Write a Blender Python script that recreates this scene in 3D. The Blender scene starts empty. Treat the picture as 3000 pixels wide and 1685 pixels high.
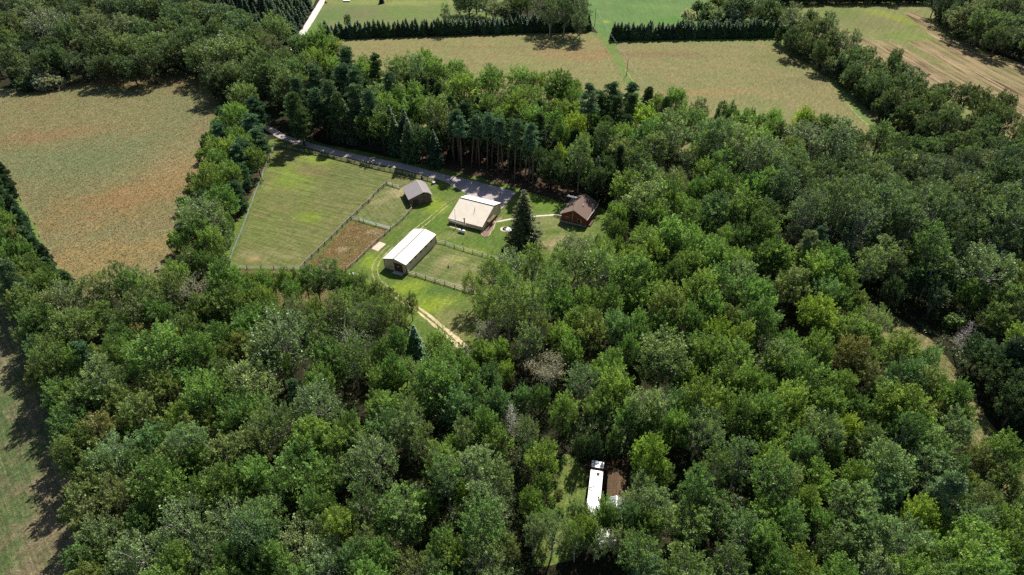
import bpy, bmesh, math, random
import numpy as np
from mathutils import Vector, Matrix
from mathutils.geometry import tessellate_polygon, delaunay_2d_cdt

C = bpy.context.scene.collection
scene = bpy.context.scene
R = math.radians

# ------------------------------------------------------------------ camera, sky, sun, exposure
F, TH, HC = 1921.27, math.radians(37.577), 110.0
cam_d = bpy.data.cameras.new('camera'); cam = bpy.data.objects.new('camera', cam_d); C.objects.link(cam)
cam.location = (0, 0, HC); cam.rotation_euler = (math.pi/2 - TH, 0, 0)
cam_d.sensor_width = 36; cam_d.lens = F/3000*36; cam_d.clip_start = 1; cam_d.clip_end = 6000
scene.camera = cam

SUN_EL, SUN_AZ = R(50), math.atan2(0.36, 0.93)          # azimuth measured from +Y towards +X
world = bpy.data.worlds.new('World'); scene.world = world; world.use_nodes = True
wn = world.node_tree.nodes; wl = world.node_tree.links
bg = wn['Background']; sky = wn.new('ShaderNodeTexSky'); sky.sky_type = 'NISHITA'; sky.sun_disc = False
sky.sun_elevation = SUN_EL; sky.sun_rotation = SUN_AZ
wl.new(sky.outputs[0], bg.inputs[0]); bg.inputs[1].default_value = 0.062
sun_d = bpy.data.lights.new('sun', 'SUN'); sun = bpy.data.objects.new('sun', sun_d); C.objects.link(sun)
sun_d.energy = 4.6; sun_d.angle = R(0.5); sun_d.color = (1, .955, .87)
sv = Vector((math.sin(SUN_AZ)*math.cos(SUN_EL), math.cos(SUN_AZ)*math.cos(SUN_EL), math.sin(SUN_EL)))
sun.rotation_euler = sv.to_track_quat('Z', 'Y').to_euler()
scene.view_settings.view_transform = 'Standard'; scene.view_settings.look = 'None'
scene.view_settings.exposure = 0.75; scene.view_settings.gamma = 1.0
cy = scene.cycles
cy.max_bounces = 5; cy.diffuse_bounces = 2; cy.glossy_bounces = 2; cy.transmission_bounces = 3; cy.transparent_max_bounces = 6
cy.use_denoising = False

# ------------------------------------------------------------------ helpers
_c, _s = math.cos(TH), math.sin(TH)
def at(px, py, z=0.0):
    """point of the place, at height z, that lies on the sight line through (px, py) of the 3000 x 1685 photograph"""
    X = (px-1500)/F; Y = -(py-842.5)/F
    dx, dy, dz = X, _c + Y*_s, -_s + Y*_c
    t = (z-HC)/dz
    return Vector((dx*t, dy*t, z))
def depth(x, y, z): return y*_c + (HC-z)*_s
def seen(x, y, z):
    d = depth(x, y, z); v = y*_s + (z-HC)*_c
    return 1500 + F*x/d, 842.5 - F*v/d

def tag(o, label=None, cat=None, group=None, kind=None):
    if label: o['label'] = label
    if cat: o['category'] = cat
    if group: o['group'] = group
    if kind: o['kind'] = kind
    return o
def empty(name, loc=(0,0,0), rz=0, label=None, cat=None, group=None):
    o = bpy.data.objects.new(name, None); C.objects.link(o); o.location = loc; o.rotation_euler = (0,0,rz)
    o.empty_display_size = .3
    return tag(o, label, cat, group)
def link(name, me, parent=None):
    o = bpy.data.objects.new(name, me); C.objects.link(o)
    if parent: o.parent = parent
    return o

class MB:
    """collects shapes into one mesh"""
    def __init__(s): s.v = []; s.f = []
    def poly(s, pts):
        n = len(s.v); s.v += [tuple(p) for p in pts]; s.f.append(tuple(range(n, n+len(pts)))); return s
    def box(s, x0, y0, z0, x1, y1, z1):
        n = len(s.v)
        s.v += [(x0,y0,z0),(x1,y0,z0),(x1,y1,z0),(x0,y1,z0),(x0,y0,z1),(x1,y0,z1),(x1,y1,z1),(x0,y1,z1)]
        s.f += [tuple(n+i for i in q) for q in ((3,2,1,0),(4,5,6,7),(0,1,5,4),(1,2,6,5),(2,3,7,6),(3,0,4,7))]
        return s
    def prism(s, prof, y0, y1):
        """profile in x,z extruded along y"""
        n = len(s.v); k = len(prof)
        s.v += [(x,y0,z) for x,z in prof] + [(x,y1,z) for x,z in prof]
        s.f.append(tuple(n+i for i in range(k))); s.f.append(tuple(n+k+i for i in reversed(range(k))))
        for i in range(k):
            j = (i+1) % k; s.f.append((n+j, n+i, n+k+i, n+k+j))
        return s
    def prism_x(s, prof, x0, x1):
        n = len(s.v); k = len(prof)
        s.v += [(x0,y,z) for y,z in prof] + [(x1,y,z) for y,z in prof]
        s.f.append(tuple(n+i for i in reversed(range(k)))); s.f.append(tuple(n+k+i for i in range(k)))
        for i in range(k):
            j = (i+1) % k; s.f.append((n+i, n+j, n+k+j, n+k+i))
        return s
    def tube(s, pts, rad, seg=6):
        pts = [Vector(p) for p in pts]
        if not hasattr(rad, '__len__'): rad = [rad]*len(pts)
        n0 = len(s.v)
        for i, p in enumerate(pts):
            d = (pts[min(i+1,len(pts)-1)] - pts[max(i-1,0)]).normalized()
            a = d.orthogonal().normalized() if abs(d.z) < .98 else Vector((1,0,0)); a = (a - d*a.dot(d)).normalized(); b = d.cross(a)
            for k in range(seg):
                t = 2*math.pi*k/seg; s.v.append(tuple(p + (a*math.cos(t)+b*math.sin(t))*rad[i]))
        for i in range(len(pts)-1):
            for k in range(seg):
                j = (k+1) % seg; s.f.append((n0+i*seg+k, n0+i*seg+j, n0+(i+1)*seg+j, n0+(i+1)*seg+k))
        s.f.append(tuple(n0+k for k in reversed(range(seg)))); s.f.append(tuple(n0+(len(pts)-1)*seg+k for k in range(seg)))
        return s
    def mesh(s, name, mat=None, smooth=False):
        me = bpy.data.meshes.new(name); me.from_pydata(s.v, [], s.f)
        if mat: me.materials.append(mat)
        bm = bmesh.new(); bm.from_mesh(me); bmesh.ops.recalc_face_normals(bm, faces=bm.faces); bm.to_mesh(me); bm.free()
        if smooth: me.polygons.foreach_set('use_smooth', [True]*len(me.polygons))
        return me
    def build(s, name, mat=None, parent=None, smooth=False): return link(name, s.mesh(name, mat, smooth), parent)

# ------------------------------------------------------------------ materials
class NT:
    def __init__(s, name):
        s.m = bpy.data.materials.new(name); s.m.use_nodes = True; s.n = s.m.node_tree.nodes; s.l = s.m.node_tree.links
        s.b = s.n['Principled BSDF']; s.out = s.n['Material Output']
        s.b.inputs['Roughness'].default_value = .85; s.b.inputs['Specular IOR Level'].default_value = .2
    def new(s, t, **k):
        o = s.n.new('ShaderNode'+t)
        for a, v in k.items(): setattr(o, a, v)
        return o
    def put(s, sock, v):
        if isinstance(v, bpy.types.NodeSocket): s.l.new(v, sock)
        elif isinstance(v, (tuple, list)) and len(v) == 3 and len(sock.default_value) == 4: sock.default_value = (*v, 1)
        else: sock.default_value = v
    def pos(s, scale=(1,1,1), rot=0, obj=False):
        g = s.new('TexCoord').outputs['Object'] if obj else s.new('NewGeometry').outputs['Position']
        m = s.new('Mapping'); s.l.new(g, m.inputs[0]); m.inputs['Scale'].default_value = scale; m.inputs['Rotation'].default_value = (0,0,rot)
        return m.outputs[0]
    def turned(s, an, scale):
        """position turned first and stretched after, so that a pattern can run along any direction"""
        m = s.new('Mapping'); s.l.new(s.pos((1,1,1), an), m.inputs[0]); m.inputs['Scale'].default_value = scale; return m.outputs[0]
    def noise(s, vec, scale, detail=4, rough=.55, dist=0.):
        n = s.new('TexNoise'); s.l.new(vec, n.inputs['Vector']); n.inputs['Scale'].default_value = scale
        n.inputs['Detail'].default_value = detail; n.inputs['Roughness'].default_value = rough; n.inputs['Distortion'].default_value = dist
        return n.outputs[0]
    def ramp(s, fac, a, b, lo=0., hi=1.):
        r = s.new('MapRange'); s.put(r.inputs[0], fac); r.inputs[1].default_value = a; r.inputs[2].default_value = b
        r.inputs[3].default_value = lo; r.inputs[4].default_value = hi; r.interpolation_type = 'SMOOTHSTEP'
        return r.outputs[0]
    def mix(s, fac, a, b, mode='MIX'):
        m = s.new('Mix', data_type='RGBA', blend_type=mode); s.put(m.inputs[0], fac); s.put(m.inputs[6], a); s.put(m.inputs[7], b)
        return m.outputs[2]
    def math(s, op, a, b=0.):
        m = s.new('Math', operation=op); s.put(m.inputs[0], a); s.put(m.inputs[1], b); return m.outputs[0]
    def bump(s, h, strength=.5, dist=.1):
        b = s.new('Bump'); s.put(b.inputs['Height'], h); b.inputs['Strength'].default_value = strength; b.inputs['Distance'].default_value = dist
        s.l.new(b.outputs[0], s.b.inputs['Normal'])
    def color(s, c): s.put(s.b.inputs['Base Color'], c)

def grass_mat(name, c1, c2, c3, big=.03, stripe=None, speck=.5, patches=(), bump=.6, straw=None):
    """c1/c2 broad patches, c3 drier blotches, stripe=(angle, spacing, strength) mowing lines, patches=(x, y, rx, ry, angle, colour, strength)"""
    t = NT(name); P = t.pos()
    n1 = t.ramp(t.noise(P, big, 4, .6, .6), .38, .62)
    n2 = t.ramp(t.noise(P, big*3.7, 5, .65, .3), .46, .66)
    col = t.mix(n1, c1, c2); col = t.mix(t.math('MULTIPLY', n2, .75), col, c3)
    dn = t.noise(P, .09, 9, .72)
    for (x, y, rx, ry, an, pc, st) in patches:
        mp = t.new('Mapping'); mp.vector_type = 'TEXTURE'; t.l.new(t.pos(), mp.inputs[0])
        mp.inputs['Location'].default_value = (x, y, 0); mp.inputs['Rotation'].default_value = (0,0,an); mp.inputs['Scale'].default_value = (rx, ry, 1e5)
        ln = t.new('VectorMath', operation='LENGTH'); t.l.new(mp.outputs[0], ln.inputs[0])
        d = t.math('ADD', ln.outputs['Value'], t.math('MULTIPLY', t.math('SUBTRACT', dn, .5), 3.2))
        col = t.mix(t.ramp(d, .1, 1.25, st, 0), col, pc)
    if stripe:
        an, sp, st = stripe
        Q = t.turned(an, (1/sp, .05/sp, 1))
        w = t.ramp(t.noise(Q, 1.0, 3, .7, .0), .35, .65)
        col = t.mix(t.math('MULTIPLY', w, st), col, t.mix(1., col, (.55,.60,.50), 'MULTIPLY'))
        Q2 = t.turned(an+.02, (3.1/sp, .16/sp, 1))
        w2 = t.ramp(t.noise(Q2, 1.0, 3, .7), .5, .72)
        col = t.mix(t.math('MULTIPLY', w2, st), col, straw or c3)
    st_ = t.ramp(t.noise(t.turned(R(24)+big, (.9, .22, 1)), 1., 6, .8), .3, .7, 1-speck*.7, 1+speck*.7)
    s1 = t.math('MULTIPLY', st_, t.ramp(t.noise(P, 1.3, 5, .75), .3, .7, 1-speck*.7, 1+speck*.7))
    s2 = t.ramp(t.noise(P, 4.5, 3, .8), .3, .7, 1-speck*.8, 1+speck*.8)
    mul = t.math('MULTIPLY', s1, s2)
    hs = t.new('HueSaturation'); t.put(hs.inputs['Color'], col); t.put(hs.inputs['Value'], t.math('MULTIPLY', mul, .74)); hs.inputs['Saturation'].default_value = .95
    t.color(hs.outputs[0]); t.b.inputs['Roughness'].default_value = .95; t.b.inputs['Specular IOR Level'].default_value = .08
    t.bump(t.noise(P, 2.2, 6, .8), bump, .6)
    return t.m

def plain(name, col, rough=.7, var=.12, scale=1.5, spec=.25, metal=0, obj=True):
    t = NT(name); P = t.pos(obj=obj)
    n = t.ramp(t.noise(P, scale, 5, .65), .25, .75, 1-var, 1+var)
    hs = t.new('HueSaturation'); t.put(hs.inputs['Color'], col); t.put(hs.inputs['Value'], n)
    t.color(hs.outputs[0]); t.b.inputs['Roughness'].default_value = rough; t.b.inputs['Specular IOR Level'].default_value = spec
    t.b.inputs['Metallic'].default_value = metal
    return t.m

def ribbed(name, col, axis, pitch, rough=.5, depth_=.35, var=.07, dirt=None, spec=.3, lines=.14):
    """sheet metal or boards with ribs running across the given local axis"""
    t = NT(name); P = t.pos(obj=True)
    sx = t.new('SeparateXYZ'); t.l.new(P, sx.inputs[0]); v = sx.outputs[axis]
    fr = t.math('FRACT', t.math('DIVIDE', v, pitch))
    rib = t.ramp(t.math('ABSOLUTE', t.math('SUBTRACT', fr, .5)), .36, .5)
    n = t.ramp(t.noise(P, .6, 5, .6), .3, .7, 1-var, 1+var)
    hs = t.new('HueSaturation'); t.put(hs.inputs['Color'], col); t.put(hs.inputs['Value'], n)
    c = t.mix(t.math('MULTIPLY', rib, lines), hs.outputs[0], (.12,.10,.09))
    if dirt: c = t.mix(t.ramp(t.noise(P, 1.7, 5, .7), .5, .8, 0, .6), c, dirt)
    t.color(c); t.b.inputs['Roughness'].default_value = rough; t.b.inputs['Specular IOR Level'].default_value = spec
    t.bump(rib, depth_, .03)
    return t.m

def boards(name, col, col2, axis, width, rough=.9):
    """weathered boards, each its own tone"""
    t = NT(name); P = t.pos(obj=True)
    sx = t.new('SeparateXYZ'); t.l.new(P, sx.inputs[0]); v = t.math('DIVIDE', sx.outputs[axis], width)
    wn_ = t.new('TexWhiteNoise', noise_dimensions='1D'); t.l.new(t.math('FLOOR', v), wn_.inputs['W'])
    fr = t.math('ABSOLUTE', t.math('SUBTRACT', t.math('FRACT', v), .5))
    c = t.mix(wn_.outputs['Value'], col, col2)
    sc = [.4,.4,.4]; sc[axis] = 9
    g = t.ramp(t.noise(t.pos(tuple(sc), obj=True), 3, 5, .7), .3, .7, .7, 1.3)
    hs = t.new('HueSaturation'); t.put(hs.inputs['Color'], c); t.put(hs.inputs['Value'], g)
    c = t.mix(t.ramp(fr, .42, .5, 0, .85), hs.outputs[0], (.01,.008,.006))
    t.color(c); t.b.inputs['Roughness'].default_value = rough; t.b.inputs['Specular IOR Level'].default_value = .1
    return t.m

def shingle(name, col, col2):
    t = NT(name); P = t.pos(obj=True)
    n = t.ramp(t.noise(P, 3.2, 6, .8), .3, .7); n2 = t.noise(t.pos((1,6,1), obj=True), 2, 3, .6)
    c = t.mix(n, col, col2); c = t.mix(t.ramp(n2, .45, .7, 0, .4), c, col2)
    t.color(c); t.b.inputs['Roughness'].default_value = .95; t.b.inputs['Specular IOR Level'].default_value = .1
    t.bump(t.noise(P, 6, 3, .7), .4, .05)
    return t.m

# ------------------------------------------------------------------ ground sheets
def sheet(name, px, z, mat, jag=.5, step=2.5, seed=0, kind='structure', label=None, world=None, thick=False):
    """a flat sheet with an irregular edge; px are points of the photograph at ground level"""
    rnd = random.Random(seed+len(name))
    W = world or [at(a, b) for a, b in px]
    out = []
    for i, p in enumerate(W):
        q = W[(i+1) % len(W)]; p = Vector(p[:2]); q = Vector(q[:2]); L = (q-p).length; k = max(1, min(260, int(L/step)))
        nrm = Vector((-(q-p).y, (q-p).x)).normalized() if L > 0 else Vector((0,0))
        for j in range(k):
            t = j/k; o = rnd.gauss(0, jag*.5) if j else rnd.gauss(0, jag*.2)
            out.append(p.lerp(q, t) + nrm*o)
    n = len(out)
    vs, es, fs, *_ = delaunay_2d_cdt(out, [], [list(range(n))], 1, 1e-5)
    me = bpy.data.meshes.new(name); me.from_pydata([(v.x, v.y, z) for v in vs], [], [tuple(f) for f in fs])
    bm = bmesh.new(); bm.from_mesh(me); bmesh.ops.recalc_face_normals(bm, faces=bm.faces)
    for f in bm.faces:
        if f.normal.z < 0: f.normal_flip()
    bm.to_mesh(me); bm.free()
    me.materials.append(mat)
    o = link(name, me); return tag(o, label, None, None, kind)

def ribbon(pts, w0, w1=None):
    """outline of a strip with its middle on world points"""
    pts = [Vector(p[:2]) for p in pts]; w1 = w0 if w1 is None else w1
    L, Rr = [], []
    for i, p in enumerate(pts):
        d = (pts[min(i+1,len(pts)-1)] - pts[max(i-1,0)]).normalized(); nr = Vector((-d.y, d.x)); w = w0 + (w1-w0)*i/(len(pts)-1)
        L.append(p + nr*w/2); Rr.append(p - nr*w/2)
    return L + Rr[::-1]
def smooth_line(pts, k=5):
    pts = [Vector(p[:2]) for p in pts]; out = []
    for i in range(len(pts)-1):
        p0 = pts[max(i-1,0)]; p1 = pts[i]; p2 = pts[i+1]; p3 = pts[min(i+2,len(pts)-1)]
        for j in range(k):
            t = j/k
            out.append(.5*((2*p1)+(p2-p0)*t+(2*p0-5*p1+4*p2-p3)*t*t+(3*p1-p0-3*p2+p3)*t**3))
    out.append(pts[-1]); return out
A = at
def AP(*pts): return [at(a, b) for a, b in pts]
def patch(px, py, rx, ry, an, col, st): p = at(px, py); return (p.x, p.y, rx, ry, an, col, st)

YG = (.24,.32,.02); LG = (.10,.20,.02); TANG = (.30,.24,.10); OLV = (.16,.17,.05)
m_floor = grass_mat('forest_floor', (.032,.030,.015), (.028,.038,.012), (.05,.038,.022), .05, speck=.5)
m_meadow = grass_mat('meadow_grass', (.225,.195,.088), (.175,.19,.082), (.24,.175,.085), .022, speck=.42, bump=.35, patches=[
    patch(250, 460, 42, 24, .3, (.15,.19,.08), .85), patch(420, 330, 36, 26, 0, (.20,.20,.085), .5), patch(120, 640, 12, 40, .3, (.15,.17,.07), .6),
    patch(430, 560, 44, 16, .75, (.27,.17,.066), 1.), patch(300, 760, 40, 13, .3, (.28,.20,.075), .85), patch(120, 400, 28, 9, .4, (.25,.165,.075), .85),
    patch(540, 480, 22, 26, .3, (.30,.22,.10), .55), patch(450, 830, 40, 8, 0, (.20,.21,.07), .6), patch(330, 245, 40, 7, 0, (.20,.11,.06), .6)])
m_hayA = grass_mat('hay_field', (.24,.21,.082), (.205,.21,.072), (.22,.175,.075), .03, speck=.4, bump=.35, patches=[
    patch(1150,190,30,10,0,(.20,.185,.075),.6), patch(1720,160,30,10,0,(.28,.15,.07),.6), patch(1400,215,40,7,0,(.235,.22,.085),.5), patch(1500,140,60,4,0,(.22,.15,.075),.5)])
m_hayB = grass_mat('hay_field_east', (.22,.195,.078), (.19,.195,.07), (.25,.205,.085), .03, speck=.4, bump=.35, patches=[
    patch(1950,160,30,7,0,(.20,.135,.065),.6), patch(2250,170,22,9,0,(.165,.175,.055),.6), patch(2050,270,34,5,.1,(.30,.20,.07),.5), patch(2200,330,20,7,0,(.20,.23,.065),.5), patch(2330,240,16,10,0,(.18,.155,.07),.6)])
m_lawn = grass_mat('lawn', (.100,.162,.026), (.130,.190,.028), (.18,.20,.06), .06, speck=.34, bump=.5, patches=[
    patch(1085,775,4,5,0,YG,.9), patch(1270,600,6,7,.4,YG,.7), patch(1290,650,5,4,.4,LG,.6), patch(1205,845,6,4,0,YG,.8), patch(1262,895,6,5,0,YG,.9), patch(1315,885,4,4,.3,YG,.75),
    patch(1330,950,5,12,.2,(.26,.23,.09),.8), patch(1375,735,5,2,0,YG,.7), patch(1300,850,10,3,.2,(.07,.15,.03),.5), patch(1640,715,13,6,.2,(.33,.27,.13),.8), patch(1600,650,9,6,0,(.28,.26,.11),.6),
    patch(1325,690,8,2,.2,(.26,.25,.11),.55), patch(1010,462,26,1.6,-.42,LG,.8), patch(1600,600,12,7,0,(.13,.22,.02),.7), patch(1350,620,4,12,0,(.10,.19,.03),.5), patch(650,800,5,16,.35,(.17,.22,.06),.7), patch(1420,700,9,5,0,(.09,.17,.02),.6)])
m_padd = grass_mat('paddock_grass', (.165,.195,.048), (.195,.205,.065), (.24,.215,.085), .05, stripe=(R(-66), .85, .8), speck=.28, bump=.5, straw=(.31,.275,.13), patches=[
    patch(860,520,9,16,.5,(.21,.30,.03),.85), patch(930,470,12,5,-.4,(.24,.33,.03),.8), patch(910,500,9,5,-.4,(.23,.17,.085),.7), patch(905,640,5,4,0,YG,.75), patch(1000,560,16,12,0,(.17,.19,.06),.5), patch(1050,520,14,9,-.4,(.12,.17,.045),.5),
    patch(770,680,8,10,0,(.15,.21,.04),.5), patch(760,745,14,4,0,(.30,.27,.12),.6), patch(745,760,2.5,2,0,(.42,.28,.14),.8), patch(1000,740,6,4,0,(.2,.24,.05),.6)])
m_pen = grass_mat('dry_pen_grass', (.235,.145,.055), (.19,.15,.05), (.29,.20,.085), .12, speck=.5, bump=1., patches=[patch(1070,655,5,2.5,0,(.12,.16,.04),.7), patch(1095,680,3,2,0,(.42,.32,.17),.9), patch(1010,730,2,1.5,0,(.45,.33,.17),.8), patch(950,770,9,2.5,.3,(.17,.17,.05),.6)])
m_pen2 = grass_mat('upper_pen_grass', (.18,.20,.06), (.145,.185,.05), (.26,.23,.11), .1, stripe=(R(-30), .8, .6), speck=.3, bump=.5, straw=(.33,.29,.15), patches=[patch(1165,560,6,5,0,(.45,.37,.18),.85), patch(1110,590,5,3,.6,(.30,.26,.12),.7)])
m_padR = grass_mat('east_paddock_grass', (.175,.205,.055), (.145,.195,.045), (.26,.24,.11), .08, stripe=(R(-62), .8, .6), speck=.3, bump=.5, straw=(.34,.30,.15), patches=[
    patch(1300,770,6,4,.2,(.38,.32,.15),.75), patch(1335,760,4,2.5,0,(.30,.32,.08),.7), patch(1370,790,9,3,.1,(.34,.30,.14),.6), patch(1360,835,8,3,0,(.33,.29,.14),.6), patch(1255,770,4,6,-.4,(.08,.15,.03),.6)])
m_rough = grass_mat('rough_grass', (.20,.16,.06), (.15,.15,.045), (.24,.17,.075), .12, speck=.5, bump=1.)
m_farlawn = grass_mat('far_lawn', (.135,.205,.045), (.17,.205,.06), (.20,.19,.085), .035, speck=.25, bump=.4, patches=[patch(1030,40,28,22,0,(.165,.165,.075),.8), patch(1250,45,26,20,0,(.15,.20,.05),.6), patch(1180,8,60,8,0,(.27,.30,.07),.6), patch(960,50,12,26,-.2,(.10,.19,.04),.6)])
m_crop = grass_mat('green_crop', (.10,.20,.05), (.13,.22,.06), (.16,.23,.075), .03, stripe=(R(0), 1.6, .35), speck=.16, bump=.3, straw=(.17,.27,.08), patches=[patch(1775,64,3,5,0,(.30,.42,.02),.8), patch(1900,20,22,10,0,(.17,.27,.06),.6), patch(1960,60,22,12,0,(.075,.21,.02),.6)])
m_margin = grass_mat('mown_margin', (.155,.22,.05), (.13,.20,.04), (.21,.22,.08), .06, speck=.25, bump=.4)
m_fallow = grass_mat('fallow_field', (.165,.215,.045), (.21,.22,.07), (.26,.23,.10), .03, stripe=(R(35), 2., .4), speck=.25, bump=.5, patches=[patch(2530,60,24,22,.2,(.20,.185,.075),.8), patch(2620,50,8,34,.55,(.26,.30,.03),.7), patch(2480,40,16,18,.2,(.13,.21,.03),.5), patch(2700,110,14,14,.4,(.20,.26,.05),.6)])
m_bl = grass_mat('green_rows', (.10,.165,.05), (.13,.18,.06), (.26,.21,.12), .06, stripe=(R(-43), .9, .75), speck=.4, bump=.8, straw=(.31,.24,.14), patches=[patch(150,1450,5,30,.35,(.31,.235,.14),.8), patch(30,1000,6,20,.35,(.29,.23,.13),.7), patch(100,1200,4,16,.4,(.30,.23,.14),.7), patch(200,1600,6,16,.35,(.33,.25,.15),.7)])
m_trackgrass = grass_mat('woodland_track_grass', (.27,.25,.10), (.19,.22,.06), (.36,.25,.13), .2, speck=.5, bump=1.)
m_clear = grass_mat('clearing_grass', (.13,.21,.04), (.17,.24,.045), (.24,.24,.07), .15, stripe=(R(-8), 1.1, .5), speck=.4, bump=.7, straw=(.26,.24,.06))
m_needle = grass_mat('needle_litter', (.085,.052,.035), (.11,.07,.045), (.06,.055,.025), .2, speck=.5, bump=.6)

def plough_mat():
    t = NT('ploughed_stripes'); P = t.pos()
    d = (at(2800,300)-at(2560,150)); an = math.atan2(d.y, d.x)
    Q = t.pos((.022, 1.15, 1), 0); mp = t.new('Mapping'); t.l.new(t.pos(), mp.inputs[0]); mp.inputs['Rotation'].default_value = (0,0,-an)
    m2 = t.new('Mapping'); t.l.new(mp.outputs[0], m2.inputs[0]); m2.inputs['Scale'].default_value = (.025, .42, 1)
    w = t.ramp(t.noise(m2.outputs[0], 1., 4, .75), .38, .62)
    m3 = t.new('Mapping'); t.l.new(mp.outputs[0], m3.inputs[0]); m3.inputs['Scale'].default_value = (.012, .13, 1)
    w2 = t.ramp(t.noise(m3.outputs[0], 1., 3, .6), .4, .62)
    c = t.mix(w, (.075,.042,.026), (.30,.23,.125)); c = t.mix(t.math('MULTIPLY', w2, .55), c, (.15,.15,.055))
    c = t.mix(t.ramp(t.noise(P, .05, 3, .6), .45, .7, 0, .6), c, (.27,.20,.11))
    s1 = t.ramp(t.noise(P, 1.5, 5, .8), .3, .7, .65, 1.35)
    hs = t.new('HueSaturation'); t.put(hs.inputs['Color'], c); t.put(hs.inputs['Value'], s1); t.color(hs.outputs[0])
    t.b.inputs['Roughness'].default_value = .95; t.b.inputs['Specular IOR Level'].default_value = .08
    t.bump(t.noise(P, 1.5, 5, .8), .8, .5)
    return t.m
m_plough = plough_mat()
def gravel(name, a, b, sc=1.2, wheel=False):
    t = NT(name); P = t.pos(); n = t.ramp(t.noise(P, sc, 6, .8), .35, .65); c = t.mix(n, a, b)
    n2 = t.ramp(t.noise(P, .12, 4, .6), .4, .65, 0, .5); c = t.mix(n2, c, tuple(x*.75 for x in a))
    t.color(c); t.b.inputs['Roughness'].default_value = .95; t.b.inputs['Specular IOR Level'].default_value = .1; t.bump(t.noise(P, 6, 4, .8), .5, .08); return t.m
m_asph = gravel('old_asphalt', (.31,.26,.255), (.45,.385,.365), 1.6)
m_sand = gravel('track_sand', (.38,.31,.17), (.62,.50,.34), .9)
m_rut = gravel('worn_rut', (.14,.17,.05), (.44,.37,.20), .7)
m_pale = gravel('pale_gravel', (.50,.45,.42), (.66,.60,.55), .9)
m_square = gravel('sand_square', (.52,.40,.32), (.60,.48,.39), .8)
m_conc = gravel('concrete_walk', (.55,.50,.40), (.66,.60,.48), .8)
m_mulch = gravel('mulch', (.16,.10,.08), (.34,.24,.18), 3.)
m_edge = gravel('bed_edging', (.50,.45,.30), (.58,.52,.38), 2.)

# base ground reaches the horizon
tag(MB().poly([(-3000,-400,0),(3000,-400,0),(3000,5000,0),(-3000,5000,0)]).build('ground', m_floor), kind='structure')
sheet('meadow', [(-120,390),(-10,262),(60,258),(200,236),(330,222),(520,205),(620,230),(700,330),(640,430),(600,560),(570,700),(550,830),(640,870),(240,880),(186,825),(150,760),(112,680),(62,590),(-20,450)], .02, m_meadow, .8, 3)
sheet('field_verge', [(-20,452),(62,592),(112,682),(150,762),(186,827),(240,885),(222,885),(168,832),(130,764),(92,684),(42,596),(-40,458)], .03, m_margin, .5)
sheet('homestead_lawn', [(790,410),(880,400),(960,425),(1100,452),(1220,478),(1330,492),(1500,530),(1620,565),(1700,590),(1800,620),(1800,760),(1640,860),(1460,900),(1400,1000),(1400,1050),(1250,1010),(1120,900),(1040,850),(700,860),(640,900),(520,950),(560,870),(640,740),(715,600)], .02, m_lawn, .7, 3)
sheet('rough_strip', [(664,790),(880,797),(1014,801),(1066,860),(1100,900),(700,900),(650,850)], .035, m_rough, .7)
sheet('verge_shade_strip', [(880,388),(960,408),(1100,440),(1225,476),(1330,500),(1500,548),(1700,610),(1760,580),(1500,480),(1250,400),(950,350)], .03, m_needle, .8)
sheet('paddock', [(806,432),(1080,490),(1270,534),(1178,548),(1137,541),(1030,643),(882,791),(675,788)], .04, m_padd, .25, 3)
sheet('pen', [(1031,646),(1144,677),(1012,797),(886,791)], .05, m_pen, .4, 2)
sheet('upper_pen', [(1138,543),(1180,551),(1204,608),(1144,672),(1032,643)], .05, m_pen2, .3, 2)
sheet('side_paddock', [(1277,714),(1480,773),(1540,815),(1420,880),(1334,846),(1194,803)], .05, m_padR, .3, 2)
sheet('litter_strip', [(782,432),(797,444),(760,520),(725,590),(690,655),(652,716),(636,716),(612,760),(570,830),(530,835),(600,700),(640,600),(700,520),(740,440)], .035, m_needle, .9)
# driveway near the buildings
dl = AP((775,372),(800,384),(826,400),(872,416),(920,430),(965,442),(1007,452),(1074,467),(1120,476),(1166,485),(1235,503),(1300,521),(1330,533))
sheet('driveway', None, .06, m_asph, .25, 1.5, world=ribbon(smooth_line(dl), 3.1, 4.2))
sheet('parking_area', [(1296,512),(1350,521),(1430,541),(1511,563),(1492,588),(1469,612),(1430,600),(1390,580),(1340,553),(1296,529)], .065, m_asph, .2, 1.5)
sheet('far_driveway', None, .06, m_pale, .2, 2, world=ribbon(smooth_line(AP((1010,-90),(978,-40),(947,0),(920,44),(896,82),(868,122),(861,146),(866,190),(850,240))), 4.4, 3.4))
# two-rut track
trk = smooth_line(AP((1320,592),(1296,610),(1262,640),(1237,660),(1210,680),(1166,706),(1128,738),(1103,770),(1098,796),(1110,826),(1140,851),(1176,878),(1215,900),(1253,929),(1287,958),(1325,990),(1360,1022),(1390,1060)), 6)
def offset_line(pts, o):
    out = []
    for i, p in enumerate(pts):
        d = (pts[min(i+1,len(pts)-1)]-pts[max(i-1,0)]).normalized(); out.append(p + Vector((-d.y, d.x))*o)
    return out
n_ = len(trk)
k1 = int(n_*.62)
for side in (-.75, .75):
    a = trk[:int(n_*.27)]; sheet('track', None, .045, m_rut, .35, .7, 3, world=ribbon(offset_line(a, side), .16, .42))
    a = trk[int(n_*.33):k1]; sheet('track', None, .045, m_rut, .45, .6, 5, world=ribbon(offset_line(a, side), .34, .55))
sheet('track', None, .045, m_sand, .5, .6, 7, world=ribbon(offset_line(trk[k1:], .62), .25, 1.45))
sheet('track', None, .045, m_sand, .5, .8, 8, world=ribbon(offset_line(trk[k1:], -.7), .25, 1.15))
sheet('sand_pad', [(1088.5,729),(1112,708.5),(1131,715.4),(1107.8,736.7)], .055, m_square, .08, 1)
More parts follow.
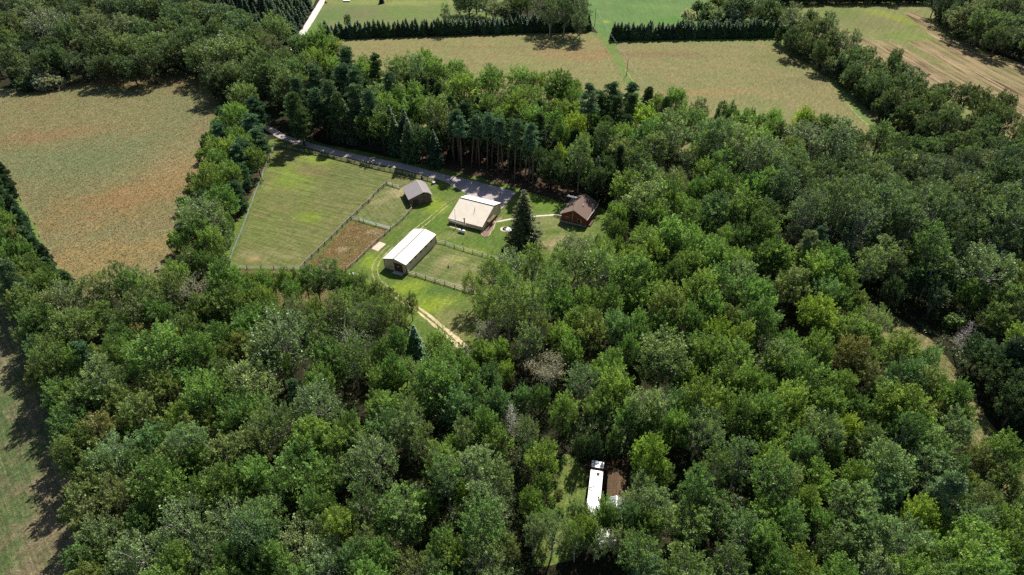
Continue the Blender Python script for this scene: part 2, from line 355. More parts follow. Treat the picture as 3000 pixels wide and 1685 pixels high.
for seg in (((1449,651.5),(1495,642.5)), ((1495,642.5),(1535,636.5)), ((1535,636.5),(1580,633)), ((1580,633),(1632,629.5)), ((1632,629.5),(1650,634))):
    a, b = AP(*seg); sheet('footpath', None, .055, m_conc, 0, 9, world=ribbon([a, b], .75))
# far side of the valley: lawns, crop, hay fields
sheet('far_lawn', [(925,-60),(1460,-60),(1480,40),(1440,110),(1300,112),(960,122),(868,150),(872,118),(905,66),(948,0),(980,-50)], .02, m_farlawn, .6, 4)
sheet('far_lawn_west', [(600,-60),(930,-60),(925,0),(900,50),(880,80),(850,60),(800,-20)], .025, m_farlawn, .5, 4)
sheet('green_crop_field', [(1700,-70),(2150,-70),(2300,-10),(2330,70),(2260,112),(1790,118),(1760,108),(1722,60)], .02, m_crop, .4, 4)
sheet('margin_grass', [(1700,86),(1760,100),(1785,115),(2285,108),(2340,140),(2460,220),(2560,320),(2700,450),(2620,470),(1900,470),(1830,330),(1740,150),(1700,120)], .03, m_margin, .4, 4)
sheet('hay_field_west', [(960,140),(985,118),(1400,100),(1715,94),(1750,108),(1784,150),(1812,205),(1846,262),(1872,310),(1880,400),(1200,420),(1000,300),(900,190)], .04, m_hayA, .5, 3)
sheet('hay_field_east', [(1806,138),(1815,128),(2080,124),(2262,122),(2300,150),(2420,228),(2450,262),(2500,330),(2550,380),(2600,440),(2000,460),(1910,330),(1868,262),(1832,190)], .04, m_hayB, .5, 3)
sheet('hay_field_corner', [(2335,156),(2400,190),(2468,232),(2540,300),(2600,360),(2670,440),(2650,450),(2590,400),(2530,320),(2462,240)], .045, m_hayB, .6, 3)
sheet('wheel_line', None, .05, m_rut, .2, 1, world=ribbon(AP((1830,200),(1850,232),(1868,258),(1880,280)), .4, .3))
sheet('wheel_line_east', None, .055, m_rut, .4, 1, world=ribbon(AP((2444,256),(2470,290),(2512,338),(2572,396)), .3, .5))
sheet('fallow_field', [(2290,40),(2340,14),(2560,5),(2720,6),(2760,34),(2800,90),(2890,150),(3010,190),(3250,260),(3250,700),(2900,440),(2640,290),(2480,180),(2380,110)], .02, m_fallow, .6, 4)
K = .31097
sheet('ploughed_field', [(2300+a*K, b*K) for a, b in [(360,230),(480,225),(640,335),(840,375),(960,395),(1090,430),(1200,480),(1420,600),(1500,590),(1330,500),(1150,400),(1350,365),(1500,430),(1760,530),(2000,600),(2600,760),(2900,2300),(2251,1500),(1950,1050),(1350,860),(1000,620),(700,520),(500,430),(340,330)]], .03, m_plough, .7, 3)
sheet('ploughed_strip', [(2300+a*K, b*K) for a, b in [(1120,118),(1240,112),(1400,240),(1540,350),(1760,440),(2000,540),(2400,640),(2400,740),(1900,590),(1620,480),(1440,390),(1290,270)]], .035, m_plough, .9, 3)
sheet('stubble_field', [(-500,760),(8,826),(30,860),(66,905),(120,1020),(200,1170),(300,1400),(390,1640),(470,1900),(-600,1900)], .02, m_bl, .6, 3)
sheet('woodland_track', [(2520,880),(2620,925),(2720,990),(2800,1080),(2880,1200),(2960,1330),(3060,1450),(3160,1600),(3100,1640),(2990,1500),(2930,1420),(2840,1290),(2760,1170),(2680,1060),(2600,1000),(2500,930)], .02, m_trackgrass, .6, 2)
sheet('clearing', [(1650,1330),(1690,1340),(1722,1390),(1712,1480),(1680,1640),(1560,1660),(1590,1500),(1620,1420)], .02, m_clear, .5, 2)
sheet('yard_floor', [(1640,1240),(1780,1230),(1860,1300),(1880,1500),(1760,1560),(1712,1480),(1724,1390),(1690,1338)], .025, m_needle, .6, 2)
sheet('glade', [(1180,1080),(1260,1060),(1290,1100),(1200,1180),(1160,1160)], .02, m_lawn, .5, 2)
# ------------------------------------------------------------------ materials of buildings and things
m_tan = ribbed('tan_sheet_metal', (.60,.48,.37), 0, .3, .45, .4, .08, (.45,.34,.26)); m_tan_y = ribbed('tan_sheet_metal_side', (.60,.48,.37), 1, .3, .45, .4, .08, (.34,.25,.18))
m_croof = ribbed('cream_metal_roof', (.70,.62,.50), 0, .9, .38, .3, .05, (.60,.50,.38), .35, .10); m_wroof = ribbed('white_metal_roof', (.72,.68,.60), 1, .9, .45, .3, .06, (.60,.55,.46), .3, .3)
m_trim = plain('brown_trim', (.075,.045,.035)); m_door = ribbed('brown_door_panels', (.10,.045,.035), 0, .5, .6, .3); m_sill = plain('window_dark', (.03,.03,.035), .25, spec=.5)
m_white = plain('white_paint', (.80,.80,.78), .45, .05); m_grey = plain('grey_metal', (.45,.46,.47), .45, .1, metal=.4); m_dark = plain('dark_metal', (.03,.028,.028), .6)
m_brown = plain('brown_metal', (.13,.085,.06), .6); m_rope = plain('wire_metal', (.28,.28,.29), .5)
m_post = plain('brown_post_wood', (.11,.065,.045), .9, .3, 5); m_rail = plain('weathered_rail', (.48,.41,.34), .9, .2, 4); m_railw = plain('pale_rail', (.66,.60,.52), .8, .15, 4); m_gate = plain('galvanised_gate', (.55,.57,.58), .4, .1, metal=.5)
m_barn = boards('weathered_barn_boards', (.15,.095,.065), (.22,.17,.14), 0, .22); m_barn_y = boards('weathered_barn_side', (.13,.085,.06), (.20,.15,.12), 1, .22)
m_barnroof = shingle('grey_shingles', (.20,.18,.185), (.30,.27,.265)); m_cabroof = shingle('brown_shingles', (.14,.095,.08), (.19,.135,.11))
m_cabwall = boards('red_brown_siding', (.20,.06,.03), (.26,.085,.045), 2, .2); m_stone = gravel('foundation_stone', (.30,.29,.36), (.55,.54,.58), 2.5)
m_lattice = plain('pergola_wood', (.46,.36,.20), .9, .2, 6); m_wood = plain('raw_wood', (.50,.38,.24), .9, .2, 5); m_rust = plain('dark_wood', (.10,.05,.035), .9, .2)
m_yellow = plain('yellow_paint', (.75,.38,.03), .4, .06); m_blue = plain('blue_plastic', (.10,.13,.45), .5); m_glass = plain('dull_panel', (.30,.32,.36), .15, .25, 2, spec=.6)
m_yard = shingle('shaded_moss_shingles', (.055,.034,.028), (.16,.105,.055)); m_boulder = gravel('pale_stone', (.55,.52,.48), (.75,.72,.68), 2)  # yard shed shingles are darkened so their colour holds the dappled tree shade
m_pole = plain('pole_wood', (.10,.075,.06), .9, .2); m_burn = plain('charred', (.025,.02,.018), .9)

def gable_walls(w, l, h, ridge, t=.0):
    """closed wall shell: returns MB for front/back gables and sides"""
    return MB().poly([(0,0,0),(w,0,0),(w,0,h),(w*.5,0,ridge),(0,0,h)]).poly([(0,l,0),(0,l,h),(w*.5,l,ridge),(w,l,h),(w,l,0)]), MB().poly([(0,0,0),(0,0,h),(0,l,h),(0,l,0)])

# ---- long metal shed
S = empty('storage_shed', (-36.38,152.13,0), -.423, 'long tan metal shed with white gable roof and dark brown sliding door', 'shed')
w, l, h, rh = 7.33, 16.67, 3.30, 4.28
g, s_ = gable_walls(w, l, h, rh)
# gable front with the door opening cut: build it as panels round the door
dx0, dx1, dh = 3.35, 6.15, 2.75
fr = MB().poly([(0,0,0),(dx0,0,0),(dx0,0,dh),(dx0,0,h),(0,0,h)]).poly([(dx1,0,0),(w,0,0),(w,0,h),(dx1,0,h),(dx1,0,dh)]).poly([(dx0,0,dh),(dx1,0,dh),(dx1,0,h),(dx0,0,h)]).poly([(0,0,h),(w,0,h),(w/2,0,rh)])
MB().poly([(0,l,0),(0,l,h),(w/2,l,rh),(w,l,h),(w,l,0)]).build('gable_wall', m_tan, S); MB().poly([(w,0,0),(w,l,0),(w,l,h),(w,0,h)]).build('side_wall', m_tan_y, S)
fr.build('gable_wall', m_tan, S); s_.build('side_wall', m_tan_y, S)
o = .18; sl = (rh-h)/(w/2)
def slope(x0, z0, x1, z1, y0, y1, th=.1): return MB().prism([(x0,z0),(x1,z1),(x1,z1+th),(x0,z0+th)], y0, y1)
slope(-o, h-sl*o+.03, w/2-.06, rh+.02, -.22, l+.22).build('roof_slope', m_wroof, S)
slope(w/2+.06, rh+.02, w+o, h-sl*o+.03, -.22, l+.22).build('roof_slope', m_wroof, S)
MB().box(w/2-.13, -.24, rh-.04, w/2+.13, l+.24, rh+.16).build('ridge_cap', m_trim, S)
for (x, y) in ((-.03,-.03),(w-.07,-.03),(w-.07,l-.07),(-.03,l-.07)): MB().box(x, y, 0, x+.12, y+.12, h-.05).build('corner_trim', m_trim, S)
MB().box(w+.005, 0.1, h-.16, w+.05, l-.1, h-.02).build('eave_trim', m_trim, S)
for a in (0, 1):
    x0, x1 = (-o, w/2) if a == 0 else (w/2, w+o); z0, z1 = (h-sl*o-.1, rh-.1) if a == 0 else (rh-.1, h-sl*o-.1)
    MB().prism([(x0,z0),(x1,z1),(x1,z1+.12),(x0,z0+.12)], -.26, -.22).build('rake_trim', m_trim, S)
D = MB().box(dx0, .06, 0, dx1, .12, dh).build('door', m_door, S)
MB().box(dx0-.2, -.08, dh+.02, dx1+.2, .0, dh+.14).build('door_rail', m_trim, S)
MB().box(dx0+1.05, .02, 1.72, dx0+1.65, .05, 1.90).box(dx0+1.15, .02, 1.92, dx0+1.28, .05, 2.02).box(dx0+1.40, .02, 1.92, dx0+1.50, .05, 2.02).build('door_sign', m_white, D)
for y in (1.9, 4.7, 7.6, 10.5, 13.6):
    wd = MB().box(w+.004, y, h-.80, w+.035, y+.95, h-.42).build('window', m_sill, S)
    MB().box(w+.036, y-.06, h-.86, w+.06, y+1.01, h-.80).box(w+.036, y-.06, h-.42, w+.06, y+1.01, h-.37).box(w+.036, y+.44, h-.80, w+.06, y+.5, h-.42).build('window_frame', m_brown, wd)
MB().box(dx0-.1, -1.3, 0.005, dx1+.3, 0, .09).build('door_apron', m_conc, S)

# ---- tan workshop with unequal roof slopes
W_ = empty('workshop', (-19.875,176.46,0), -.443, 'tan metal workshop with cream roof, one slope far longer, beside the parking area', 'workshop')
w, l, h1, h2, rh, rp = 11.84, 12.7, 1.735, 3.41, 4.87, 8.04
s1 = (rh-h1)/rp; s2 = (rh-h2)/(l-rp)
MB().poly([(0,0,0),(w,0,0),(w,0,h1-.05),(0,0,h1-.05)]).build('long_wall', m_tan, W_); MB().poly([(0,l,0),(0,l,h2-.05),(w,l,h2-.05),(w,l,0)]).build('long_wall', m_tan, W_)
MB().poly([(0,0,0),(0,0,h1-.05),(0,rp,rh-.05),(0,l,h2-.05),(0,l,0)]).build('gable_wall', m_tan_y, W_); MB().poly([(w,0,0),(w,l,0),(w,l,h2-.05),(w,rp,rh-.05),(w,0,h1-.05)]).build('gable_wall', m_tan_y, W_)
MB().prism_x([(-.22,h1-s1*.22),(rp-.1,rh-.1),(rp-.1,rh+.0),(-.22,h1-s1*.22+.1)], -.15, w+.15).build('roof_slope', m_croof, W_)
MB().prism_x([(rp-.02,rh+.08),(l+.2,h2-s2*.2),(l+.2,h2-s2*.2+.1),(rp-.02,rh+.18)], -.15, w+.15).build('roof_slope', ribbed('pale_metal_roof', (.86,.82,.75), 0, .45, .38, .3, .04, None, .35, .1), W_)
MB().box(-.15, rp-.14, rh-.1, w+.15, rp-.03, rh+.17).build('ridge_flashing', m_trim, W_)
MB().box(-.02, -.30, h1-.12, w+.02, -.23, h1+.0).build('gutter', m_trim, W_)
for (x, y, hh) in ((-.04,-.04,h1),(w-.06,-.04,h1),(w-.06,l-.06,h2),(-.04,l-.06,h2)): MB().box(x, y, 0, x+.1, y+.1, hh-.15).build('corner_trim', m_trim, W_)
MB().prism_x([(-.2,h1-s1*.2-.14),(rp,rh-.16),(l+.18,h2-s2*.18-.14),(l+.18,h2-s2*.18-.01),(rp,rh-.01),(-.2,h1-s1*.2-.01)], w+.152, w+.19).build('rake_trim', m_trim, W_)
MB().box(.0, -.06, 0, w, -.005, .28).build('base_board', m_trim, W_)
vx, vy = 6.9, 4.35; vz = h1+s1*vy
MB().tube([(vx,vy,vz-.1),(vx,vy,vz+.55),(vx+.02,vy+.30,vz+.95),(vx-.05,vy+.35,vz+1.35)], .075, 6).build('roof_vent', m_dark, W_)
lf = MB()
for k in range(34):
    a = random.Random(k); x = a.uniform(.5, 8.6); y = l+.1-a.uniform(0, .35)*(1+(k%3)); z = h2+s2*(l-y)+.13
    q = a.uniform(.08,.2); lf.poly([(x-q,y,z),(x,y-q*.6,z+.02),(x+q,y,z),(x,y+q*.6,z+.03)])
lf.build('fallen_leaves', plain('dead_leaves', (.16,.13,.03)), W_)
gd = MB().box(w+.004, 4.9, 0, w+.04, 6.0, 2.05).build('door', m_rust, W_); MB().box(w+.04, 5.85, .95, w+.09, 5.93, 1.05).build('handle', m_grey, gd)
wn2 = MB().box(w+.004, 3.0, .9, w+.04, 4.1, 1.9).build('window', m_sill, W_); MB().box(w+.041, 2.92, .84, w+.07, 4.18, .9).box(w+.041, 2.92, 1.9, w+.07, 4.18, 1.96).box(w+.041, 3.52, .9, w+.07, 3.58, 1.9).build('window_frame', m_white, wn2)
MB().tube([(w+.05, 9.0, rh-1.0),(w+.3, 9.0, rh-.9)], .09, 6).build('wall_lamp', m_white, W_)
MB().box(5.6,-.03,.9,5.75,-.005,1.15).build('wall_box', m_grey, W_)
# slatted porch cover on the gable side
pg = MB()
for k in range(9): y = 2.6+k*.52; pg.box(w+.1, y, 2.23, w+1.25, y+.13, 2.35)
pgr = pg.build('porch_cover', m_lattice, W_)
MB().box(w+1.12, 2.55, 2.12, w+1.22, 6.95, 2.225).box(w+.12, 2.55, 2.12, w+.2, 6.95, 2.225).build('beam', m_lattice, pgr)
for y in (2.6, 4.7, 6.8): MB().box(w+1.12, y, 0, w+1.22, y+.1, 2.115).build('post', m_rust, pgr)
MB().box(w+1.11, 2.75, .0, w+1.14, 4.65, 1.75).box(w+1.11, 4.85, .9, w+1.14, 6.75, 1.75).build('screen_panel', m_rust, pgr)

# ---- red-brown cabin
B_ = empty('cabin', (15.03,177.05,0), -.434, 'small red-brown timber cabin with brown shingle roof at the wood edge', 'cabin')
w, l, h, rh, i = 8.98, 11.36, 2.80, 5.16, .42
sl = (rh-h)/(w/2); wh = h+sl*i-.12
MB().poly([(i,i,.42),(w-i,i,.42),(w-i,i,wh),(w/2,i,rh-.14),(i,i,wh)]).poly([(i,l-i,.42),(i,l-i,wh),(w/2,l-i,rh-.14),(w-i,l-i,wh),(w-i,l-i,.42)]).poly([(i,i,.42),(i,i,wh),(i,l-i,wh),(i,l-i,.42)]).poly([(w-i,i,.42),(w-i,l-i,.42),(w-i,l-i,wh),(w-i,i,wh)]).build('wall', m_cabwall, B_)
MB().box(i-.06, i-.06, 0, w-i+.06, l-i+.06, .42).build('foundation', m_stone, B_)
slope(0, h-.02, w/2, rh, 0, l, .12).build('roof_slope', m_cabroof, B_); slope(w/2, rh, w, h-.02, 0, l, .12).build('roof_slope', m_cabroof, B_)
MB().box(-.05, 0, h-.12, -.003, l, h+.08).build('gutter', m_white, B_); MB().box(w+.003, 0, h-.12, w+.06, l, h+.08).build('gutter', m_white, B_)
MB().prism([(0,h-.12),(w/2,rh-.12),(w,h-.12),(w,h-.02),(w/2,rh-.01),(0,h-.02)], -.04, -.003).build('fascia', m_trim, B_)
wn1 = MB().box(5.75, i-.05, 1.15, 6.75, i-.01, 2.25).build('window', m_sill, B_); MB().box(5.67,i-.08,1.08,6.83,i-.051,1.15).box(5.67,i-.08,2.25,6.83,i-.051,2.32).box(6.76,i-.08,1.15,6.83,i-.051,2.25).box(5.67,i-.08,1.15,5.74,i-.051,2.25).build('window_frame', m_railw, wn1)
wn3 = MB().box(1.9, i-.05, 1.75, 2.9, i-.01, 2.2).build('window', m_sill, B_); MB().box(1.83,i-.08,1.7,2.97,i-.051,1.76).box(1.83,i-.08,2.2,2.97,i-.051,2.34).box(1.83,i-.08,1.76,1.9,i-.051,2.2).build('window_frame', m_railw, wn3)
MB().box(6.95, i-.05, .35, 7.05, i-.01, 2.2).build('downpipe', m_railw, B_)
cd = MB().box(i-.045, 4.6, .42, i-.005, 5.6, 2.4).build('door', m_white, B_); MB().box(i-.09, 4.7, 1.3, i-.045, 4.78, 1.4).build('handle', m_dark, cd)
rz = lambda x: h+sl*(w-x)
MB().tube([(5.9,4.9,rz(5.9)-.05),(5.9,4.9,rz(5.9)+.75)], .12, 8).build('roof_vent', m_white, B_); MB().tube([(5.3,4.7,rz(5.3)-.05),(5.3,4.7,rz(5.3)+.35)], .06, 6).build('roof_vent', m_white, B_)
MB().tube([(2.6,4.7,h+sl*2.6-.05),(2.6,4.7,h+sl*2.6+.7)], .10, 8).build('roof_vent', m_white, B_)
for yy in (6.4, 7.3, 8.4): MB().tube([(2.5,yy,h+sl*2.5-.05),(2.5,yy,h+sl*2.5+.3)], .06, 6).build('roof_vent', m_white, B_)
MB().box(w-i+.06, 1.2, .3, w+.9, 5.2, .42).build('side_deck', m_rust, B_)

# ---- old barn
O_ = empty('wooden_barn', (-33.27,186.87,0), .367, 'weathered board barn with grey shingled roof beside the fenced paddocks', 'barn')
w, l, he, hr, xr, hb, xb, ov = 7.156, 8.45, 2.39, 4.21, 4.70, 3.83, 6.11, .55
zl = he+(hr-he)*ov/(xr+ov); zr = he+(hb-he)*ov/(w+ov-xb)
MB().poly([(0,0,0),(w,0,0),(w,0,zr-.05),(xb,0,hb-.08),(xr,0,hr-.08),(0,0,zl-.05)]).build('gable_wall', m_barn, O_); MB().poly([(0,l,0),(0,l,zl-.05),(xr,l,hr-.08),(xb,l,hb-.08),(w,l,zr-.05),(w,l,0)]).build('gable_wall', m_barn, O_)
MB().poly([(0,0,0),(0,0,zl-.05),(0,l,zl-.05),(0,l,0)]).build('side_wall', m_barn_y, O_); MB().poly([(w,0,0),(w,l,0),(w,l,zr-.05),(w,0,zr-.05)]).build('side_wall', m_barn_y, O_)
slope(-ov, he, xr, hr, -.28, l+.28).build('roof_slope', m_barnroof, O_); slope(xr, hr, xb, hb, -.28, l+.28).build('roof_slope', m_barnroof, O_); slope(xb, hb, w+ov, he, -.28, l+.28).build('roof_slope', m_barnroof, O_)
MB().box(xr-.07, -.29, hr+.06, xr+.07, l+.29, hr+.13).build('ridge_board', m_rail, O_)
MB().box(xr-.15, -.05, hr-.62, xr+.2, -.004, hr-.32).build('loft_hatch', m_burn, O_)
MB().box(1.0, -.05, 0, 2.6, -.004, 2.0).build('door', m_rust, O_)
MB().prism([(w+.05,0),(w+.75,0),(w+.08,1.5)], .1, .9).build('lean_panel', m_white, O_)

# ---- white-roofed hut at the wood edge
p = at(1036,826); V = empty('hut', p, .95, 'small hut with white metal roof half hidden by leaves at the wood edge', 'hut')
MB().box(-1.4,-1.2,0,1.4,1.2,1.7).build('wall', m_tan, V)
MB().prism([(-1.65,1.75),(0,2.1),(1.65,1.75),(1.65,1.83),(0,2.18),(-1.65,1.83)], -1.4, 1.4).build('roof', m_wroof, V)

# ---- trailer and yard building among the trees at the bottom
d = Vector((17.9-16.4, 80.25-72.4, 0)); rz_ = math.atan2(d.y, d.x)-math.pi/2
T = empty('trailer', (13.3, 68.6, 0), rz_, 'long white-roofed trailer parked in the woodland clearing', 'trailer')
tw, tl = 2.34, 11.9
MB().box(0,0,.45,tw,tl,2.95).build('body', plain('trailer_side', (.20,.15,.13), .5, .2), T)
rf = MB().box(-.04,-.04,2.955,tw+.04,tl+.04,3.05).build('roof', plain('trailer_roof', (.86,.86,.85), .45, .03, .5), T)
MB().box(1.15,tl-1.15,3.055,1.75,tl-.45,3.11).build('roof_hatch', m_trim, rf)
MB().box(.75,tl-3.85,3.055,.98,tl-3.62,3.12).build('roof_vent', m_dark, rf)
vf = MB().box(.05,tl-4.75,3.055,.68,tl-4.65,3.13).box(.05,tl-4.2,3.055,.68,tl-4.1,3.13).box(.05,tl-4.65,3.055,.15,tl-4.2,3.13).box(.58,tl-4.65,3.055,.68,tl-4.2,3.13).build('skylight_frame', m_dark, rf)
for (x, y) in ((0.0,2.2),(0.0,3.2),(tw-.25,2.2),(tw-.25,3.2)):
    wh_ = MB().tube([(x,y,.45),(x+.25,y,.45)], .45, 12).build('wheel', m_dark, T)
MB().box(.3, tl+.045, .45, tw-.3, tl+.95, .6).build('tow_frame', m_dark, T)
CB = empty('porch_box', (T.location + Matrix.Rotation(rz_,3,'Z') @ Vector((0.02, tl+1.0, 0))), rz_, 'short white-roofed box standing off the far end of the long trailer', 'outbuilding')
MB().box(0,0,0,tw-.02,1.5,2.7).build('wall', plain('box_side', (.16,.11,.09), .7, .2), CB)
MB().box(-.05,-.05,2.705,tw+.03,1.55,2.79).build('roof', m_white, CB)
q = at(1777,1461.8,2.8); dd = Vector((18.864-17.862, 80.257-73.833,0)); ra = math.atan2(dd.y,dd.x)-math.pi/2
Y_ = empty('open_shed', (q.x-.34, q.y-2.2, 0), ra, 'brown shingled shed with glazed end bay beside the long trailer', 'shed')
yw, yl, yh, yr = 3.6, 8.7, 2.8, 3.9
MB().box(.25,.25,0,yw-.25,yl-.25,yh-.1).build('wall', m_rust, Y_)
MB().prism([(0,yh-.1),(yw/2,yr-.1),(yw/2,yr),(0,yh)], 2.5, yl).build('roof_slope', m_yard, Y_); MB().prism([(yw/2,yr-.1),(yw,yh-.1),(yw,yh),(yw/2,yr)], 2.5, yl).build('roof_slope', m_yard, Y_)
MB().box(yw/2-.07,2.5,yr-.04,yw/2+.07,yl,yr+.05).build('ridge_board', m_rust, Y_)
gb = MB().prism([(0,yh-.08),(yw/2,yr-.08),(yw/2,yr-.03),(0,yh-.03)], 0, 2.45).prism([(yw/2,yr-.08),(yw,yh-.08),(yw,yh-.03),(yw/2,yr-.03)], 0, 2.45).build('glazed_roof', m_glass, Y_)
gf = MB()
for y in (0, 1.2, 2.34): gf.prism([(-.02,yh-.02),(yw/2,yr-.02),(yw/2,yr+.05),(-.02,yh+.05)], y, y+.11).prism([(yw/2,yr-.02),(yw,yh-.02),(yw,yh+.05),(yw/2,yr+.05)], y, y+.11)
gf.box(yw/2-.14,0,yr-.02,yw/2+.14,2.45,yr+.07).box(-.03,0,yh-.05,.1,2.45,yh+.055); gf.build('glazing_frame', m_white, gb)
p = at(1772,1570,1.8); Z_ = empty('storage_box', (p.x,p.y,0), .2, 'pale boxy outbuilding top glimpsed through leaves below the trailer', 'outbuilding')
MB().box(-1.6,-1.3,0,1.6,1.3,1.75).build('wall', m_tan, Z_); MB().prism([(-1.75,1.75),(1.75,1.95),(1.75,2.03),(-1.75,1.83)], -1.45, 1.45).build('roof', m_white, Z_)

# ---- fences: a run is one thing with its posts and rails
post_me = {}
def fence(name, pts, label, spacing=None, rails=(.35,.62,.88,1.12), h=1.25, prail=None, ppost=None, rr=.075, closed_posts=True, sag=0, pr=.09):
    pts = [Vector(p) for p in pts]; base = pts[0].copy(); base.z = 0
    f = empty(name, base, 0, label, 'fence', 'fences around the paddocks')
    P = []
    for a, b in zip(pts[:-1], pts[1:]):
        n = 1 if spacing is None else max(1, round((b-a).length/spacing))
        for k in range(n): P.append(a.lerp(b, k/n))
    P.append(pts[-1])
    key = (round(h,2), pr, (ppost or m_post).name)
    if key not in post_me: post_me[key] = MB().box(-pr,-pr,0,pr,pr,h).box(-pr*.8,-pr*.8,h,pr*.8,pr*.8,h+.03).mesh('post', ppost or m_post)
    for p in P:
        o_ = link('post', post_me[key], f); o_.location = (p.x-base.x, p.y-base.y, 0)
        rnd = random.Random(p.x*13+p.y); o_.rotation_euler = (rnd.gauss(0,.02), rnd.gauss(0,.02), rnd.uniform(0,.3))
    for z in rails:
        m = MB()
        for a, b in zip(P[:-1], P[1:]):
            rnd = random.Random(a.x*7+z*31); d_ = (b-a).normalized(); nr = Vector((-d_.y, d_.x, 0))*(pr+.03)
            za, zb = z+rnd.gauss(0,.015), z+rnd.gauss(0,.015)
            a2, b2 = a-base+nr, b-base+nr; t = nr.normalized()*.035; u = Vector((0,0,rr))
            A1 = Vector((a2.x,a2.y,za)); B1 = Vector((b2.x,b2.y,zb)); n0 = len(m.v)
            for pt in (A1-t-u, A1+t-u, A1+t+u, A1-t+u, B1-t-u, B1+t-u, B1+t+u, B1-t+u): m.v.append(tuple(pt))
            m.f += [tuple(n0+i_ for i_ in q_) for q_ in ((0,1,2,3),(7,6,5,4),(0,4,5,1),(1,5,6,2),(2,6,7,3),(3,7,4,0))]
        m.build('rail', prail or m_rail, f)
    return f
fence('board_fence', AP((805.6,428),(876,444),(960,461),(1040,480),(1108,497),(1180,511),(1272,534)), 'dark four-board fence between the driveway and the big paddock', 2.75, prail=plain('dark_board', (.33,.27,.20), .9, .25, 3), rr=.075, h=1.3)
wst = AP((805.6,429.5),(798,447),(791,463),(784,477),(778,493),(772,507),(768,523),(761,538),(756,552),(750,567),(744,584),(739,600),(732,616),(725,636),(718,654),(712,671),(705,690),(697,708),(689,728),(681,748),(674,769),(668,779))
fence('post_fence', wst, 'line of thin dark posts with thin wire by the pine and maple row', None, (.45,.8,1.08), 1.25, m_rope, m_post, .010, pr=.07)
fence('rail_fence', AP((668,777.7),(661,795),(655,813),(648,834)), 'short pale two-rail fence running from the paddock corner into the woods', None, (.5,1.0), 1.15, m_railw, m_railw, .07)
fence('wire_fence', AP((675,786),(690,787),(724.7,788.6),(764.5,788.6),(803,788.6),(842,791),(882,791)), 'sparse dark posts joined by wires along the near edge of the big paddock', None, (.4,.75,1.05), 1.15, m_rope, m_post, .012)
fence('paddock_fence', AP((882,790),(894.5,776),(915,756),(934.6,737),(953.2,718.7),(972,700),(989,683),(1004,667),(1018,653.4),(1029.7,642.5),(1047.4,625.4),(1064,608),(1080.7,594.3),(1094.7,577.2),(1109,563),(1124.4,549.5),(1134.6,541)), 'four-rail fence running diagonally between the big paddock and the two pens', None, (.38,.65,.92,1.15), 1.28, m_rail)
fence('pen_fence', AP((1206,613),(1196.8,625.5),(1181.9,642),(1163,658.7),(1144.3,674),(1128,689),(1108.4,704.3),(1088.5,722.3),(1069,743),(1048.4,763.7),(1026.8,781.7),(1013.8,794)), 'rail fence between the brown pen and the mown strip by the sand pad', None, (.38,.68,.98), 1.2, m_rail)
fence('cross_fence', AP((1053,648),(1065,651.8),(1102.3,662.8),(1144.3,674.4)), 'fence of thin rails dividing the upper pen from the brown pen', None, (.35,.6,.85,1.1), 1.22, m_gate, rr=.025)
fence('corner_fence', AP((1013.8,794),(990,797),(950,798),(905,793),(882,790)), 'low rail fence closing the brown pen beside the woods', None, (.45,.9), 1.05, m_rail)
fence('yard_fence', AP((1270,534),(1266,541)), 'single short panel joining the board fence to the wooden barn', None, (.4,.7,1.0), 1.2, m_rail)
fence('barn_fence', AP((1134.6,541),(1150.6,547),(1172,553)), 'short rail fence between the big paddock corner and the wooden barn', None, (.4,.75,1.05), 1.2, m_railw)
fence('shed_fence', AP((1279,712),(1305,716.7)), 'one white-railed bay between the long shed and the steel gate', None, (.55,1.05), 1.2, m_railw, rr=.09)
fence('lawn_fence', AP((1331.6,726.4),(1358.5,734.7),(1385.6,743),(1412.6,750),(1440,759.6),(1468,768),(1496,777)), 'pale two-rail fence between the workshop lawn and the small side paddock', None, (.55,1.05), 1.2, m_railw, rr=.09)
fence('drive_fence', AP((1193,803),(1219.2,809.3),(1247.4,817.6),(1275,826.5),(1303.5,834),(1332.2,844),(1361,853),(1388,861)), 'pale two-rail fence from the shed door along the two-rut track side', None, (.55,1.05), 1.2, m_railw, rr=.09)
def gate(a, b, label):
    a, b = at(*a), at(*b); v = b-a; g = empty('field_gate', a, math.atan2(v.y, v.x), label, 'gate', 'steel gates'); L = v.length
    MB().tube([(0.06,0,.2),(0.06,0,1.2),(L-.06,0,1.2),(L-.06,0,.2),(.06,0,.2)], .035, 5).build('gate_frame', m_gate, g)
    for z in (.4,.6,.8,1.0): MB().tube([(.06,0,z),(L-.06,0,z)], .022, 5).build('gate_bar', m_gate, g)
    MB().tube([(L*.5,0,.2),(L*.5,0,1.2)], .022, 5).build('gate_brace', m_gate, g)
gate((1305,716.7),(1331.6,726.4),'galvanised steel gate in the pale fence by the long shed end')
gate((1030.5,643),(1053,648),'galvanised steel gate where the diagonal fence meets the cross fence')
gate((1205,613),(1204,597),'white tubular gate at the near corner of the wooden barn')

